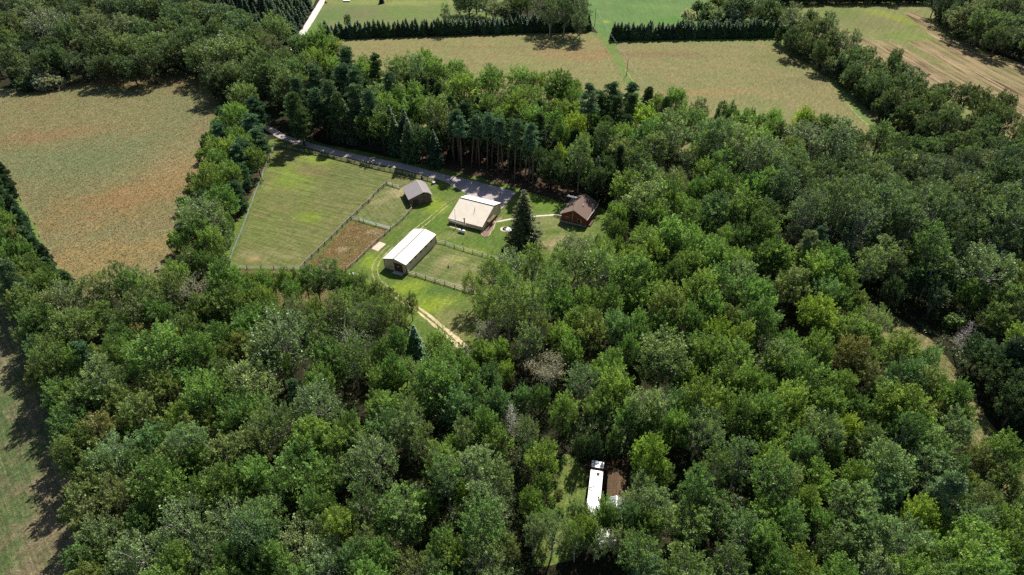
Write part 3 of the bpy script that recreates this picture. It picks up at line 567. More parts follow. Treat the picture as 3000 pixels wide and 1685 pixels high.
# ---- small things on the lawn
p = at(1353,682); rz_ = -.443
G_ = empty('propane_tank', p, rz_, 'white horizontal propane tank on the lawn in front of the tan workshop', 'propane tank')
MB().tube([(-1.25,0,.72),(-1.18,0,.72),(-1.0,0,.72),(1.0,0,.72),(1.18,0,.72),(1.25,0,.72)], [.12,.33,.45,.45,.33,.12], 18).build('tank', m_white, G_, True)
MB().tube([(0,0,1.1),(0,0,1.28)], [.2,.16], 10).build('valve_dome', m_dark, G_)
for x in (-.7,.7): MB().box(x-.08,-.35,0,x+.08,.35,.34).build('leg', m_grey, G_)
sheet('tank_path', [(1316,665),(1322,661),(1345,668),(1342,672)], .055, m_wood, .1, .8, kind='structure')
a = at(1335.5,669)
G2 = empty('flagpole', a, -.443, 'tall thin bare pole standing before the tan workshop wall', 'pole')
MB().tube([(0,0,0),(0,0,3),(-.04,0,6.8)], [.09,.07,.05], 8).build('pole', m_grey, G2); MB().tube([(0,0,6.8),(-.04,0,6.95)], [.1,.06], 8).build('finial', m_dark, G2)
G3 = empty('antenna_boom', (a.x, a.y+.35, 0), -.443, 'long pale two-bar frame mounted low on a bare pole by the workshop', 'antenna')
MB().tube([(0,0,0),(0,0,2.35)], .05, 6).build('mast', m_grey, G3)
MB().tube([(-2.5,0,2.3),(2.8,0,2.0)], .055, 6).build('boom', m_white, G3); MB().tube([(-1.8,.3,2.15),(2.8,.3,1.75)], .035, 6).build('boom', m_white, G3)
for k in range(5): x = -1.8+k*1.1; MB().tube([(x,-.05,2.25-.05*k),(x,.38,2.1-.07*k)], .03, 5).build('cross_bar', m_white, G3)
b = at(1361.7,671)
G4 = empty('stove_chimney', (b.x,b.y,0), -.443, 'brown boxed chimney pipe on thin legs in front of the workshop', 'chimney')
MB().box(-.13,-.13,1.9,.13,.13,3.7).build('flue', m_brown, G4); MB().box(-.3,-.22,3.705,.3,.22,3.8).build('cap', m_dark, G4)
for (x, y) in ((-.12,-.12),(.12,.12)): MB().tube([(x,y,0),(x,y,1.9)], .035, 5).build('leg', m_grey, G4)
MB().box(.15,-.1,1.7,.4,.1,1.95).build('regulator_box', m_white, G4)
# planting bed
bedp = [(1469,633),(1475,623),(1470,640),(1452,652),(1449,660),(1446,671),(1438,680),(1435,688),(1430,693),(1420,696),(1413,691),(1409,684),(1413,677.5),(1424,670),(1440,652)]
sheet('planting_bed', bedp, .05, m_mulch, .05, .5)
eb = MB().tube([v + Vector((0,0,.09)) for v in AP((1470,640),(1452,652),(1449,660),(1446,671),(1438,680),(1435,688),(1430,693),(1420,696),(1413,691),(1409,684),(1412,679))], .13, 5)
tag(eb.build('bed_edging', m_edge), 'pale curved stone edging around the planting bed at the workshop corner', 'edging')
# fire pit
p = at(1478,672)
rg = empty('fire_pit', p, 0, 'round pale paved fire pit with dark ring beside the large lone spruce', 'fire pit')
MB().tube([(0,0,.02),(0,0,.10)], 1.35, 28).build('paving', m_conc, rg)
rr_ = MB()
for k in range(14):
    t = 2*math.pi*k/14; rr_.box(.62*math.cos(t)-.13+.2, .62*math.sin(t)-.11, .104, .62*math.cos(t)+.13+.2, .62*math.sin(t)+.11, .42)
rr_.build('stone_ring', m_burn, rg)
def adirondack(x, y, rz, label, mat=m_white, grp='white garden seats'):
    c = empty('garden_chair', (x, y, 0), rz, label, 'chair', grp)
    MB().prism_x([(-.3,.42),(.3,.32),(.3,.37),(-.3,.47)], -.32, .32).build('seat', mat, c)
    MB().prism_x([(.28,.33),(.55,1.15),(.60,1.15),(.34,.33)], -.32, .32).build('backrest', mat, c)
    for sx in (-1, 1):
        MB().box(sx*.38-.06,-.35,.62,sx*.38+.06,.4,.66).build('armrest', mat, c)
        for yy in (-.32,.25): MB().box(sx*.38-.04,yy,0,sx*.38+.04,yy+.08,.61).build('leg', mat, c)
p = at(1496,690); sw = empty('garden_gazebo', p, -.3, 'white open-topped swing frame half hidden by the large spruce branches', 'garden swing')
for (x, y) in ((-1.3,-.9),(1.3,-.9),(1.3,.9),(-1.3,.9)): MB().tube([(x,y,0),(x*.92,y*.3,2.2)], .05, 6).build('leg', m_white, sw)
MB().tube([(-1.3,0,2.2),(1.3,0,2.2)], .06, 6).build('top_bar', m_white, sw)
MB().box(-1.3,-.85,2.27,1.3,.85,2.33).build('canopy', m_white, sw)
MB().box(-.9,-.25,.45,.9,.25,.52).build('seat', m_white, sw); MB().box(-.9,.26,.52,.9,.31,1.1).build('backrest', m_white, sw)
p = at(1472,738); ba = empty('burn_barrel', p, 0, 'dark upright barrel on the lawn below the large spruce', 'barrel')
MB().tube([(0,0,0),(0,0,.35),(0,0,.7),(0,0,1.35)], [.36,.38,.36,.36], 14).build('drum', m_burn, ba); MB().tube([(0,0,1.355),(0,0,1.42)], [.39,.39], 14).build('rim', m_dark, ba)
tag(MB().tube([(0,0,-.1),(.1,0,.2),(0,.1,.5),(.05,0,.62)], [.35,.42,.3,.05], 8).build('boulder', m_boulder), 'pale rounded boulder beside the small dark spruce near the cabin', 'boulder').location = at(1722,721)
for (px, py, lb) in ((1313.7,784,'low weathered stump nearest the long shed in the side paddock'),(1373,804,'low weathered stump farther from the shed in the side paddock')):
    s0 = tag(MB().tube([(0,0,0),(0,0,.25),(.03,0,.7)], [.28,.2,.15], 8).build('stump', m_post), lb, 'stump', 'stumps in the side paddock'); s0.location = at(px, py)
tag(MB().tube([(0,0,0),(0,0,.25)], [.2,.16], 8).build('cap_pipe', m_dark), 'small dark well cap on the lawn between the shed and workshop', 'well cap').location = at(1356,715)
# mast with aerial by the cabin
p = at(1675.6,661); ms = empty('antenna_mast', p, -.434, 'tall lattice mast carrying a pale comb-shaped aerial against the cabin gable', 'antenna')
mm = MB(); Hm = 9.9
for k in range(3):
    t = 2.09*k; mm.tube([(.17*math.cos(t),.17*math.sin(t),0),(.12*math.cos(t),.12*math.sin(t),Hm)], .022, 5)
for z in np.arange(.3, Hm, .38):
    k = int(z/.38) % 3; t = 2.09*k; t2 = 2.09*(k+1); r_ = .17-.05*z/Hm; mm.tube([(r_*math.cos(t),r_*math.sin(t),z),(r_*math.cos(t2),r_*math.sin(t2),z+.38)], .014, 4)
mm.build('lattice', m_grey, ms); MB().tube([(0,0,Hm-.3),(0,0,Hm+.9)], .035, 6).build('top_tube', m_grey, ms)
bo = MB().tube([(-2.0,0,Hm+.35),(1.1,0,Hm+.35)], .06, 6).build('boom', m_white, ms)
el = MB()
for k in range(9): x = -1.95+k*.36; el.tube([(x,-.75+k*.03,Hm+.36),(x,.75-k*.03,Hm+.36)], .022, 4)
el.build('aerial_element', m_white, bo)
# hay sled / wooden frame in the meadow
p = at(467,792); fr_ = empty('wooden_trough', p, .1, 'small pale wooden trough frame lying in the meadow by the wood edge', 'trough')
MB().prism_x([(-.75,.0),(-.65,.0),(-.45,.75),(-.55,.75)], -.95, .95).build('side_panel', m_wood, fr_)
MB().prism([(-1.0,0),(-.9,0),(-.9,.85),(-1.0,.85)], -.75, .9).build('end_panel', m_rust, fr_); MB().prism([(.95,0),(1.05,0),(1.15,.85),(1.05,.85)], -.4, .9).build('end_panel', m_wood, fr_)
MB().box(-1.1,.88,.7,1.2,.98,.82).build('top_bar', m_grey, fr_); MB().box(-.9,-.6,.05,.95,.85,.12).build('tray', m_wood, fr_)
for k in range(2): MB().box(-.9+k*1.7,.9,0,-.8+k*1.7,1.0,.7).build('leg', m_rust, fr_)
# blue trunk-like thing, leaning bench and water tub near the barn
p = at(1270,538); tb = empty('water_tub', p, .2, 'round bluish-grey water tub at the board fence end behind the barn', 'tub')
MB().tube([(0,0,0),(0,0,.6),(0,0,.62),(0,0,.61)], [.62,.68,.60,.02], 16).build('tub', plain('tub_plastic', (.28,.30,.36)), tb); MB().tube([(0,0,.625),(0,0,.66)], [.69,.69], 16).build('rim', m_grey, tb)
p = at(1296,528); lp = empty('sign_post', p, 0, 'pale post leaning over the driveway edge near the wooden barn', 'post')
MB().tube([(0,0,0),(.5,.9,1.5)], .06, 6).build('pole', m_railw, lp); MB().box(.30,.84,1.35,.7,.92,1.6).build('board', m_railw, lp)
# far lawn
def utility_pole(px, py, h, label):
    u = empty('utility_pole', at(px, py), 0.5, label, 'utility pole', 'poles of the power line')
    MB().tube([(0,0,0),(.05,0,h*.5),(.12,0,h)], [.17,.14,.10], 8).build('pole', m_pole, u)
    for z in (.3,.9): 
        i_ = MB().tube([(.12,0,h-z),(.35,0,h-z),(.35,0,h-z+.2)], .05, 6).build('insulator', m_grey, u)
    return u.location + Vector((.12,0,h))
wp = [utility_pole(1742,77,9.8,'bare wooden utility pole at the end of the western spruce row'), utility_pole(1835,222,7.9,'bare wooden utility pole on the mown strip between two hay fields')]
p3 = at(1932,372) ; wp.append(Vector((p3.x,p3.y,8.5))); p0 = at(1668,-40); wp.insert(0, Vector((p0.x,p0.y,9)))
for k, off in enumerate((-.3, .9)):
    wm = MB()
    for a, b in zip(wp[:-1], wp[1:]):
        pts = []
        for i_ in range(13):
            t = i_/12; q = a.lerp(b, t); q = q + Vector((.25,0,-off*.5-1.3*4*t*(1-t))); pts.append(q)
        wm.tube(pts, .022, 4)
    tag(wm.build('power_line', m_rope), ('upper' if k == 0 else 'lower')+' thin wire strung between the two utility poles', 'wire')
p = at(955,8); mw = empty('ride_on_mower', p, .3, 'yellow ride-on mower beside the far driveway', 'mower')
MB().box(-.7,-1.2,.5,.7,.4,1.0).build('body', m_yellow, mw); MB().box(-.6,.45,.45,.6,1.3,.85).build('bonnet', m_yellow, mw); MB().box(-.3,-.7,1.0,.3,-.1,1.25).box(-.3,-.8,1.2,.3,-.7,1.7).build('seat', m_dark, mw)
for (x, y, r_) in ((-.75,-.8,.5),(.55,-.8,.5),(-.7,1.0,.32),(.5,1.0,.32)): MB().tube([(x,y,r_),(x+.2,y,r_)], r_, 12).build('wheel', m_dark, mw)
MB().tube([(0,.2,1.0),(0,.1,1.4)], .04, 6).build('steering_column', m_dark, mw)
p = at(1016,5); pf = empty('flatbed_trailer', p, 0, 'low white flatbed trailer parked on the far lawn', 'trailer')
MB().box(-2.1,-1.0,.55,2.1,1.0,.75).build('deck', m_white, pf); MB().box(-2.1,-1.02,.3,2.1,-.95,.549).build('side_rail', m_dark, pf)
for x in (-.5,.5): 
    for y in (-1.0,.85): MB().tube([(x,y,.3),(x,y+.15,.3)], .3, 10).build('wheel', m_dark, pf)
p = at(1141,5); st = empty('play_frame', p, 0, 'wooden swing frame on the far lawn', 'swing frame')
for (x,y) in ((-1.2,-.7),(1.2,-.7),(1.2,.7),(-1.2,.7)): MB().tube([(x,y,0),(x,0,2.4)], .07, 6).build('leg', m_rail, st)
MB().tube([(-1.5,0,2.4),(1.5,0,2.4)], .08, 6).build('top_bar', m_rail, st)
for x in (-.5,.5): MB().box(x-.25,-.12,.5,x+.25,.12,.55).tube([(x-.2,0,.55),(x-.2,0,2.4)], .015, 4).tube([(x+.2,0,.55),(x+.2,0,2.4)], .015, 4).build('swing_seat', m_dark, st)
p = at(1407,31); bs = empty('lawn_slide', p, .6, 'small blue slide on the lawn in front of the distant grove', 'slide')
MB().prism_x([(-1.2,.1),(.9,1.2),(.9,1.3),(-1.2,.2)], -.3, .3).build('chute', m_blue, bs)
for x in (-.3,.3): MB().tube([(x,.9,0),(x,.9,1.25)], .04, 5).build('leg', m_blue, bs)
p = at(1350,14); cs = empty('propane_cylinder', p, 0, 'small white cylinder under the trees of the distant grove', 'cylinder')
MB().tube([(0,0,0),(0,0,.15),(0,0,.9),(0,0,1.05)], [.25,.32,.32,.12], 12).build('tank', m_white, cs); MB().tube([(0,0,1.05),(0,0,1.2)], .12, 8).build('collar', m_white, cs)
# ------------------------------------------------------------------ trees
def foliage_mat(name, trans=.38, spec=.35, rough=.5):
    t = NT(name)
    oi = t.new('ObjectInfo'); at_ = t.new('Attribute', attribute_name='tint')
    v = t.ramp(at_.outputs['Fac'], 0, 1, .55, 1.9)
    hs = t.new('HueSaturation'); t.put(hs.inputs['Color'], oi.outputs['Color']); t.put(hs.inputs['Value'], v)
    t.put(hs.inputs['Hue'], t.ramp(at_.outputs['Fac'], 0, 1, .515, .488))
    t.color(hs.outputs[0]); t.b.inputs['Roughness'].default_value = rough; t.b.inputs['Specular IOR Level'].default_value = spec
    tr = t.new('BsdfTranslucent'); t.put(tr.inputs[0], t.mix(1., hs.outputs[0], (1.35,1.5,.7), 'MULTIPLY'))
    ms_ = t.new('MixShader'); ms_.inputs[0].default_value = trans
    t.l.new(t.b.outputs[0], ms_.inputs[1]); t.l.new(tr.outputs[0], ms_.inputs[2]); t.l.new(ms_.outputs[0], t.out.inputs[0])
    return t.m
m_leaf = foliage_mat('leaves'); m_needles = foliage_mat('needles', .15, .25, .6); m_silver = foliage_mat('silvery_leaves', .3, .45, .42)
m_bark = plain('bark', (.12,.095,.075), .95, .3, 3); m_pbark = plain('pine_bark', (.15,.10,.075), .9, .45, 1.2); m_wbark = plain('pale_bark', (.36,.33,.30), .85, .25, 3)

def leaf_mesh(name, c, n, d, L, Wd, tint, mat):
    """c centres, n normals, d long directions (all N x 3), L lengths, Wd widths"""
    d = d/np.linalg.norm(d, axis=1, keepdims=True); b = np.cross(n, d); b /= np.linalg.norm(b, axis=1, keepdims=True)+1e-9
    N = len(c); L = np.asarray(L).reshape(-1,1); Wd = np.asarray(Wd).reshape(-1,1)
    V = np.empty((N,4,3), np.float32); V[:,0] = c-d*L*.5; V[:,1] = c-b*Wd*.5+d*L*.08; V[:,2] = c+d*L*.5; V[:,3] = c+b*Wd*.5+d*L*.08
    me = bpy.data.meshes.new(name); me.vertices.add(N*4); me.vertices.foreach_set('co', V.ravel())
    me.loops.add(N*4); me.loops.foreach_set('vertex_index', np.arange(N*4, dtype=np.int32))
    me.polygons.add(N); me.polygons.foreach_set('loop_start', np.arange(0, N*4, 4, dtype=np.int32)); me.polygons.foreach_set('loop_total', np.full(N, 4, np.int32))
    a = me.attributes.new('tint', 'FLOAT', 'FACE'); a.data.foreach_set('value', np.clip(tint, 0, 1).astype(np.float32))
    me.materials.append(mat); me.update(calc_edges=True); return me
def unit(v): return v/(np.linalg.norm(v, axis=-1, keepdims=True)+1e-9)

def broadleaf(seed, R=5., zr=4.6, zc=9.8, nl=13, lr=(.36,.52), dens=1., L=1.5, up=.75, puff=False, lean=(0,0), leaf=.295, mat=m_leaf, bark=m_bark, low=-.5, flat=1., limbs=True, peak=.22):
    """crown of many upswept sprays carried on lobes, and the trunk with its limbs"""
    g = np.random.default_rng(seed)
    i = np.arange(nl); ph = i*2.399963+g.uniform(0,6); z = 1-(i+.5)/nl*(1-low); z = np.clip(z+g.normal(0,.08,nl), low, .98); r = np.sqrt(np.maximum(0,1-z*z))
    ld = np.stack([r*np.cos(ph), r*np.sin(ph), z], 1)
    sc = np.array([R,R,zr]); lr_ = g.uniform(lr[0], lr[1], nl)*R*(1-.22*np.maximum(0,z)); stretch = g.uniform(.72,1.12,(nl,1))*(1+peak*np.maximum(0,z.reshape(-1,1))**3)
    lc = ld*sc*(1-lr_.reshape(-1,1)/R*.82)*stretch
    lc = np.vstack([lc, [[0,0,-.1*zr]]]); lr_ = np.append(lr_, R*.5)
    cs=[]; ns=[]; ds=[]; ts=[]
    for k in range(len(lc)):
        area = lr_[k]**2*9; nt = int(area*dens*.72); lo_ = g.normal(0,.10)
        p = unit(g.normal(size=(nt,3))); p[:,2] *= flat
        pos = lc[k]+p*lr_[k]*g.uniform(.78,1.04,(nt,1))
        ok = np.ones(nt, bool)
        for j in range(len(lc)):
            if j != k: ok &= np.linalg.norm(pos-lc[j], axis=1) > lr_[j]*.86
        ok &= (p[:,2] > -.55) | (g.random(nt) < .25)
        p, pos = p[ok], pos[ok]; nt = len(pos)
        if nt == 0: continue
        td = unit(p*.8+unit(pos/sc)*.35+np.array([lean[0],lean[1],up])+g.normal(0,.22,(nt,3)))
        tb = np.clip(g.normal(.44,.17,nt)+lo_, 0, 1)
        nlv = 36 if not puff else 32
        TL = L*g.uniform(.7,1.35,nt)
        for m in range(nlv):
            t = g.uniform(0,1,(nt,1)); w = (.50 if not puff else .68)*(1.05-.85*t)*(L/1.5)**.5
            off = g.normal(size=(nt,3)); off -= (off*td).sum(1,keepdims=True)*td*.8
            c = pos+td*(t-.35)*TL[:,None]+off*w*.75
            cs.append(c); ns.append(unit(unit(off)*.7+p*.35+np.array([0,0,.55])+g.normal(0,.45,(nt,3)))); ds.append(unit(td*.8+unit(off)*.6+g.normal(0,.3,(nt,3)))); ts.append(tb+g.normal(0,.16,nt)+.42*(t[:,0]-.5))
    c = np.vstack(cs); n = np.vstack(ns); d = np.vstack(ds); t = np.concatenate(ts); N = len(c)
    c[:,2] += zc; s = leaf*g.uniform(.7,1.4,N)
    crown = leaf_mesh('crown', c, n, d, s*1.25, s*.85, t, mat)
    tm = MB(); H0 = zc-zr*.2; r0 = .045*R+.06
    tm.tube([(0,0,-.2),(.05,0,H0*.35),(g.uniform(-.3,.3),g.uniform(-.3,.3),H0*.7),(g.uniform(-.3,.3),g.uniform(-.3,.3),H0+zr*.4)], [r0*1.25,r0,r0*.7,r0*.3], 7)
    if limbs:
        for k in range(len(lc)-1):
            e = Vector(lc[k])+Vector((0,0,zc)); h = min(e.z-.5, zc-zr*g.uniform(.2,.9)); s0 = Vector((0,0,max(1.5,h)))
            md = s0.lerp(e,.5)+Vector((g.normal(0,.3),g.normal(0,.3),-.3)); o2 = Vector(unit(ld[k]))*lr_[k]*.9
            tm.tube([s0, md, e, e+o2*.55+Vector((0,0,.4))], [r0*.42, r0*.3, r0*.2, r0*.07], 5)
    return tm.mesh('trunk', bark, True), crown

def pine(seed, R=3.6, H=18., base=.5, leaf=.42, dens=1.):
    g = np.random.default_rng(seed); cs=[]; ns=[]; ds=[]; ts=[]; tm = MB()
    bend = g.normal(0,.35,2); tp = lambda z: np.array([bend[0]*(z/H)**2*2, bend[1]*(z/H)**2*2, z])
    tm.tube([tuple(tp(z)) for z in (-.2, H*.25, H*.5, H*.75, H*.96)], [.30,.24,.19,.12,.04], 7)
    z = H*base
    while z < H-.3:
        u = (z-H*base)/(H*(1-base)); rr = R*(.55+.45*math.sin(min(1,u*1.6+.25)*math.pi*.5))*(1-u**2.2*.8)
        for k in range(int(3+3*g.random())):
            a = g.uniform(0,6.28); ln = rr*g.uniform(.55,1.05); dirv = np.array([math.cos(a), math.sin(a), g.uniform(.05,.4)])
            b0 = tp(z); e = b0+dirv*ln; tm.tube([tuple(b0), tuple(b0+dirv*ln*.5-np.array([0,0,.1])), tuple(e)], [.06,.045,.02], 4)
            for q in range(3):
                cc = b0+dirv*ln*(1-.28*q)+g.normal(0,.25,3); nn = int(48*dens); rad = .85*g.uniform(.7,1.2)*(1 if q < 2 else .75)
                p = unit(g.normal(size=(nn,3))); p[:,2] = np.abs(p[:,2])*.75-.15
                cs.append(cc+p*rad*g.uniform(.45,1,(nn,1))); ds.append(unit(p+np.array([0,0,.5])+g.normal(0,.25,(nn,3)))); ns.append(unit(np.cross(p, g.normal(size=(nn,3)))*.7+p*.5+np.array([0,0,.4])))
                ts.append(np.clip(g.normal(.45,.15),0,1)+g.normal(0,.15,nn))
        z += H*.042*g.uniform(.7,1.3)
    c=np.vstack(cs); s = leaf*g.uniform(.7,1.3,len(c))
    return tm.mesh('trunk', m_pbark, True), leaf_mesh('crown', c, np.vstack(ns), np.vstack(ds), s*1.25, s*.42, np.concatenate(ts), m_needles)

def spruce(seed, R=4.6, H=20., tier=.5, n_=None, leaf=.4, base=.04, dens=1., droop=.35, bark=m_bark, jag=.18):
    g = np.random.default_rng(seed); cs=[]; ns=[]; ds=[]; ts=[]
    tm = MB().tube([(0,0,-.2),(0,0,H*.5),(0,0,H*.97)], [.055*R+.06,.035*R+.03,.02], 6)
    z = H*base+.3
    while z < H-.15:
        u = (z-H*base)/(H*(1-base)); rr = R*((1-u)**.82)*(1 if u > .08 else .75+3*u)+.12
        nb = max(4, int(2*math.pi*rr/(.75 if R > 3 else .6)))
        for k in range(nb):
            a = 6.283*k/nb+g.uniform(-.3,.3)+z; ln = rr*g.uniform(1-jag*1.6,1+jag); d0 = np.array([math.cos(a), math.sin(a), 0.]); zz = z+g.normal(0,tier*.3)
            m = max(5, int(ln*11*dens)); t = np.sort(g.uniform(.12,1,m))**.8
            path = d0*(ln*t)[:,None]; path[:,2] = zz+ln*(.10*t-droop*t*t+.16*t**4)
            wd = (.10+.20*ln**.6*np.sin(np.clip(t*1.15,0,1)*math.pi)**.7)
            side = np.cross(d0,[0,0,1.]); sg = g.choice([-1,1],m)
            c = path+side*(sg*wd*g.uniform(.2,1.2,m))[:,None]; c[:,2] -= g.uniform(0,.14,m)+.05*wd
            cs.append(c); ds.append(unit(d0*.8+side*(sg*.9)[:,None]+np.array([0,0,-.25])+g.normal(0,.2,(m,3)))); ns.append(unit(np.array([0,0,1.])+d0*.35+g.normal(0,.35,(m,3))))
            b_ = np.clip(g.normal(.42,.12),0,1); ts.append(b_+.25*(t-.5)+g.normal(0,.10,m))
            if ln > 1.2:
                mc = m//2; t2 = g.uniform(.2,.95,mc); p2 = d0*(ln*t2)[:,None]; p2[:,2] = zz+ln*(.10*t2-droop*t2*t2+.16*t2**4)-g.uniform(.1,.45,mc)
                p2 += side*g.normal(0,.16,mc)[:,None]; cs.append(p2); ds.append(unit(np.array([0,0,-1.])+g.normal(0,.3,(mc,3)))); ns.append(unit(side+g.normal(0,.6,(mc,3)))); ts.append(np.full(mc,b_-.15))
        z += tier*g.uniform(.8,1.2)*(1-.35*u)
    c=np.vstack(cs); s = leaf*g.uniform(.7,1.3,len(c))
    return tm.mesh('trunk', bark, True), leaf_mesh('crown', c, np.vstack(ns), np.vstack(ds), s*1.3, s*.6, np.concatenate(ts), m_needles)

def dead_tree(seed, R=4.2, H=15., leaves=700, mat=m_wbark, conifer=False):
    g = random.Random(seed); tm = MB(); tips = []
    def grow(p, d, ln, r, lv):
        pts = [p]; q = p.copy(); dd = d.copy(); k = 4
        for i in range(k):
            dd = (dd+Vector((g.gauss(0,.16),g.gauss(0,.16),g.gauss(.04,.10)))).normalized(); q = q+dd*ln/k; pts.append(q.copy())
        tm.tube(pts, [r*(1-.7*i/k) for i in range(k+1)], 5); tips.extend(pts[2:])
        if lv > 0:
            for i in range(g.randint(3,5)):
                b = pts[g.randint(1,k)]; a = g.uniform(0,6.28); nd = (dd*.5+Vector((math.cos(a),math.sin(a),g.uniform(.0,.7)))).normalized(); grow(b, nd, ln*g.uniform(.4,.65), r*.42, lv-1)
    if conifer:
        tm.tube([(0,0,-.2),(.1,0,H*.5),(0,.1,H)], [.2,.12,.03], 6); z = H*.25
        while z < H*.97:
            u = z/H; ln = R*(1-u)*1.2+.2
            for k in range(4):
                a = g.uniform(0,6.28); e = Vector((math.cos(a)*ln, math.sin(a)*ln, z+ln*.15)); tm.tube([(0,0,z), tuple(e)], [.05,.015], 4); tips.append(e)
                for m in range(2): b = Vector((0,0,z)).lerp(e,.5+.25*m); tm.tube([tuple(b), tuple(b+Vector((g.gauss(0,.5),g.gauss(0,.5),g.gauss(0,.2))))], [.025,.01], 3)
            z += H*.035
    else:
        tm.tube([(0,0,-.2),(.1,.1,H*.25),(0,0,H*.45)], [.34,.27,.22], 7)
        for k in range(7):
            a = 6.28*k/7+g.uniform(-.3,.3); el = g.uniform(.5,1.4); grow(Vector((0,0,H*g.uniform(.3,.46))), Vector((math.cos(a)*math.cos(el), math.sin(a)*math.cos(el), math.sin(el))), H*g.uniform(.3,.5), .15, 2)
    G_ = np.random.default_rng(seed); T_ = np.array([tuple(t) for t in tips]); idx = G_.integers(0, len(T_), leaves)
    c = T_[idx]+G_.normal(0,.5,(leaves,3)); s = .28*G_.uniform(.6,1.3,leaves)
    return tm.mesh('trunk', mat, True), leaf_mesh('crown', c, unit(G_.normal(size=(leaves,3))+np.array([0,0,.5])), unit(G_.normal(size=(leaves,3))), s*1.2, s*.8, G_.uniform(.1,.9,leaves), m_leaf)

# kinds: name, variants, unit radius, unit height, height of the crown's middle
KIND = {}
def kind(k, name, cat, var, R0, H0, zc): KIND[k] = (name, cat, var, R0, H0, zc)
kind('m', 'maple_tree', 'maple', [broadleaf(100+i, 5., 5.5, 8.9, 15+i%4, (.30,.46), 1.05, 2.1, 1.0, low=-.7) for i in range(6)], 5., 15., 8.9)
kind('o', 'oak_tree', 'oak', [broadleaf(200+i, 5., 5.6, 7.8, 20+i%4, (.27,.42), 1.1, 1.5, .7, leaf=.28, low=-.85, peak=.1) for i in range(5)], 5., 14., 7.8)
kind('a', 'aspen_tree', 'aspen', [broadleaf(300+i, 3.9, 7.6, 10.2, 20+i%4, (.30,.44), 1.1, 1.3, .7, leaf=.24, low=-.8, bark=m_wbark, peak=.15) for i in range(5)], 3.9, 18.5, 10.2)
kind('c', 'locust_tree', 'locust', [broadleaf(400+i, 5., 5.2, 6.9, 24+i%4, (.24,.36), 1.2, .75, .35, puff=True, leaf=.245, flat=.8, low=-.85, peak=0) for i in range(4)], 5., 12.5, 6.9)
kind('w', 'willow_tree', 'willow', [broadleaf(500+i, 5., 5., 8.6, 17+i%3, (.33,.5), 1.0, 2.0, .5, lean=(-.45,.25), leaf=.24, mat=m_silver, bark=m_wbark) for i in range(4)], 5., 14., 8.6)
kind('p', 'pine_tree', 'pine', [pine(600+i, 3.6, 18., .12+.03*i, leaf=.46) for i in range(4)], 3.6, 18., 12.)
kind('q', 'pine_tree', 'pine', [pine(680+i, 4.2, 12., .03+.03*i, leaf=.5, dens=1.25) for i in range(3)], 4.2, 12., 6.2)
kind('P', 'pine_tree', 'pine', [pine(650+i, 2.7, 21., .56+.03*i) for i in range(3)], 2.7, 21., 16.5)
kind('s', 'spruce_tree', 'spruce', [spruce(700+i, 3.6, 17., .62, dens=.8, leaf=.48) for i in range(3)], 3.6, 17., 6.5)
kind('B', 'lone_spruce', 'spruce', [spruce(750, 5.0, 22., .95, leaf=.38, base=.05, dens=1.1, droop=.22, jag=.38)], 4.9, 22., 8)
kind('h', 'hedge_spruce', 'hedge spruce', [spruce(800+i, 2.3, 8.6, .40, leaf=.42, base=.02, dens=1.4, droop=.12, jag=.3) for i in range(4)], 1.65, 8.6, 3.5)
kind('b', 'shrub', 'shrub', [broadleaf(900+i, 2., 1.8, 1.8, 11, (.36,.55), 3., .8, .6, leaf=.24, low=-.8, limbs=False) for i in range(4)], 2., 3.6, 1.9)
kind('x', 'bare_tree', 'dead tree', [dead_tree(950+i, leaves=1500+900*i) for i in range(3)], 4.6, 15., 9.)
kind('X', 'bare_conifer', 'dead tree', [dead_tree(970+i, 3., 15., 250, m_wbark, True) for i in range(2)], 3., 15., 8.)

TINT = {  # leaf colour, words for it
 'g': ((.128,.205,.060), 'mid-green'), 'y': ((.165,.235,.058), 'yellow-green'), 'b': ((.112,.180,.088), 'blue-green'), 's': ((.185,.235,.115), 'silvery green'),
 'o': ((.150,.185,.070), 'olive'), 'd': ((.078,.130,.046), 'dark green'), 'r': ((.175,.150,.075), 'brown-tinged'), 'l': ((.215,.285,.052), 'bright lime'),
 'k': ((.23,.21,.15), 'grey-brown'), 'v': ((.15,.115,.13), 'purplish-brown'), 'n': ((.058,.092,.044), 'deep green'), 'W': ((.36,.37,.27), 'pale whitish')}
placed = []   # (x, y, r, kind, tint, region, height, forced label)
CROP = {'O':(0,0,1.1646),'A':(0,0,.34938),'B':(0,400,.34557),'C':(0,800,.6116),'D':(700,900,.5424),'E':(1400,750,.38005),'F':(2200,700,.38005),'G':(2200,1150,.3697),'H':(2200,350,.38005),
        'I':(850,0,.34938),'J':(1600,0,.34938),'K':(2300,0,.31097),'L':(1600,400,.27646),'M':(1150,300,.2349),'N':(1000,700,.24876),'S':(0,0,1.),'T':(1550,1300,.20736),'U':(550,400,.3109)}
def plant(x, y, z0, sc, k, tint, region, sz=None, label=None):
    placed.append([x, y, sc, k, tint, region, sz if sz else sc, label])
def grove(crop, region, items, rscale=1.17):
    """each item: crown middle x, y and crown radius in that view of the photograph, kind, tint"""
    ox, oy, s = CROP[crop]
    for it in items:
        x, y, r, k, tint = it[:5]; name, cat, var, R0, H0, zc = KIND[k]
        px, py = ox+x*s, oy+y*s; sz = 1.
        for _ in range(4):
            p = at(px, py, zc*sz); rm = r*s*rscale*depth(p.x, p.y, zc*sz)/F; sc = rm/R0
            sz = (it[5]/H0) if len(it) > 5 and isinstance(it[5], (int,float)) else (min(1.35, max(.5, .45+.55*sc)) if k not in 'bBh' else sc)
        lb = it[-1] if isinstance(it[-1], str) and len(it) > 5 else None
        plant(p.x, p.y, 0, sc, k, tint, region, sz, lb)
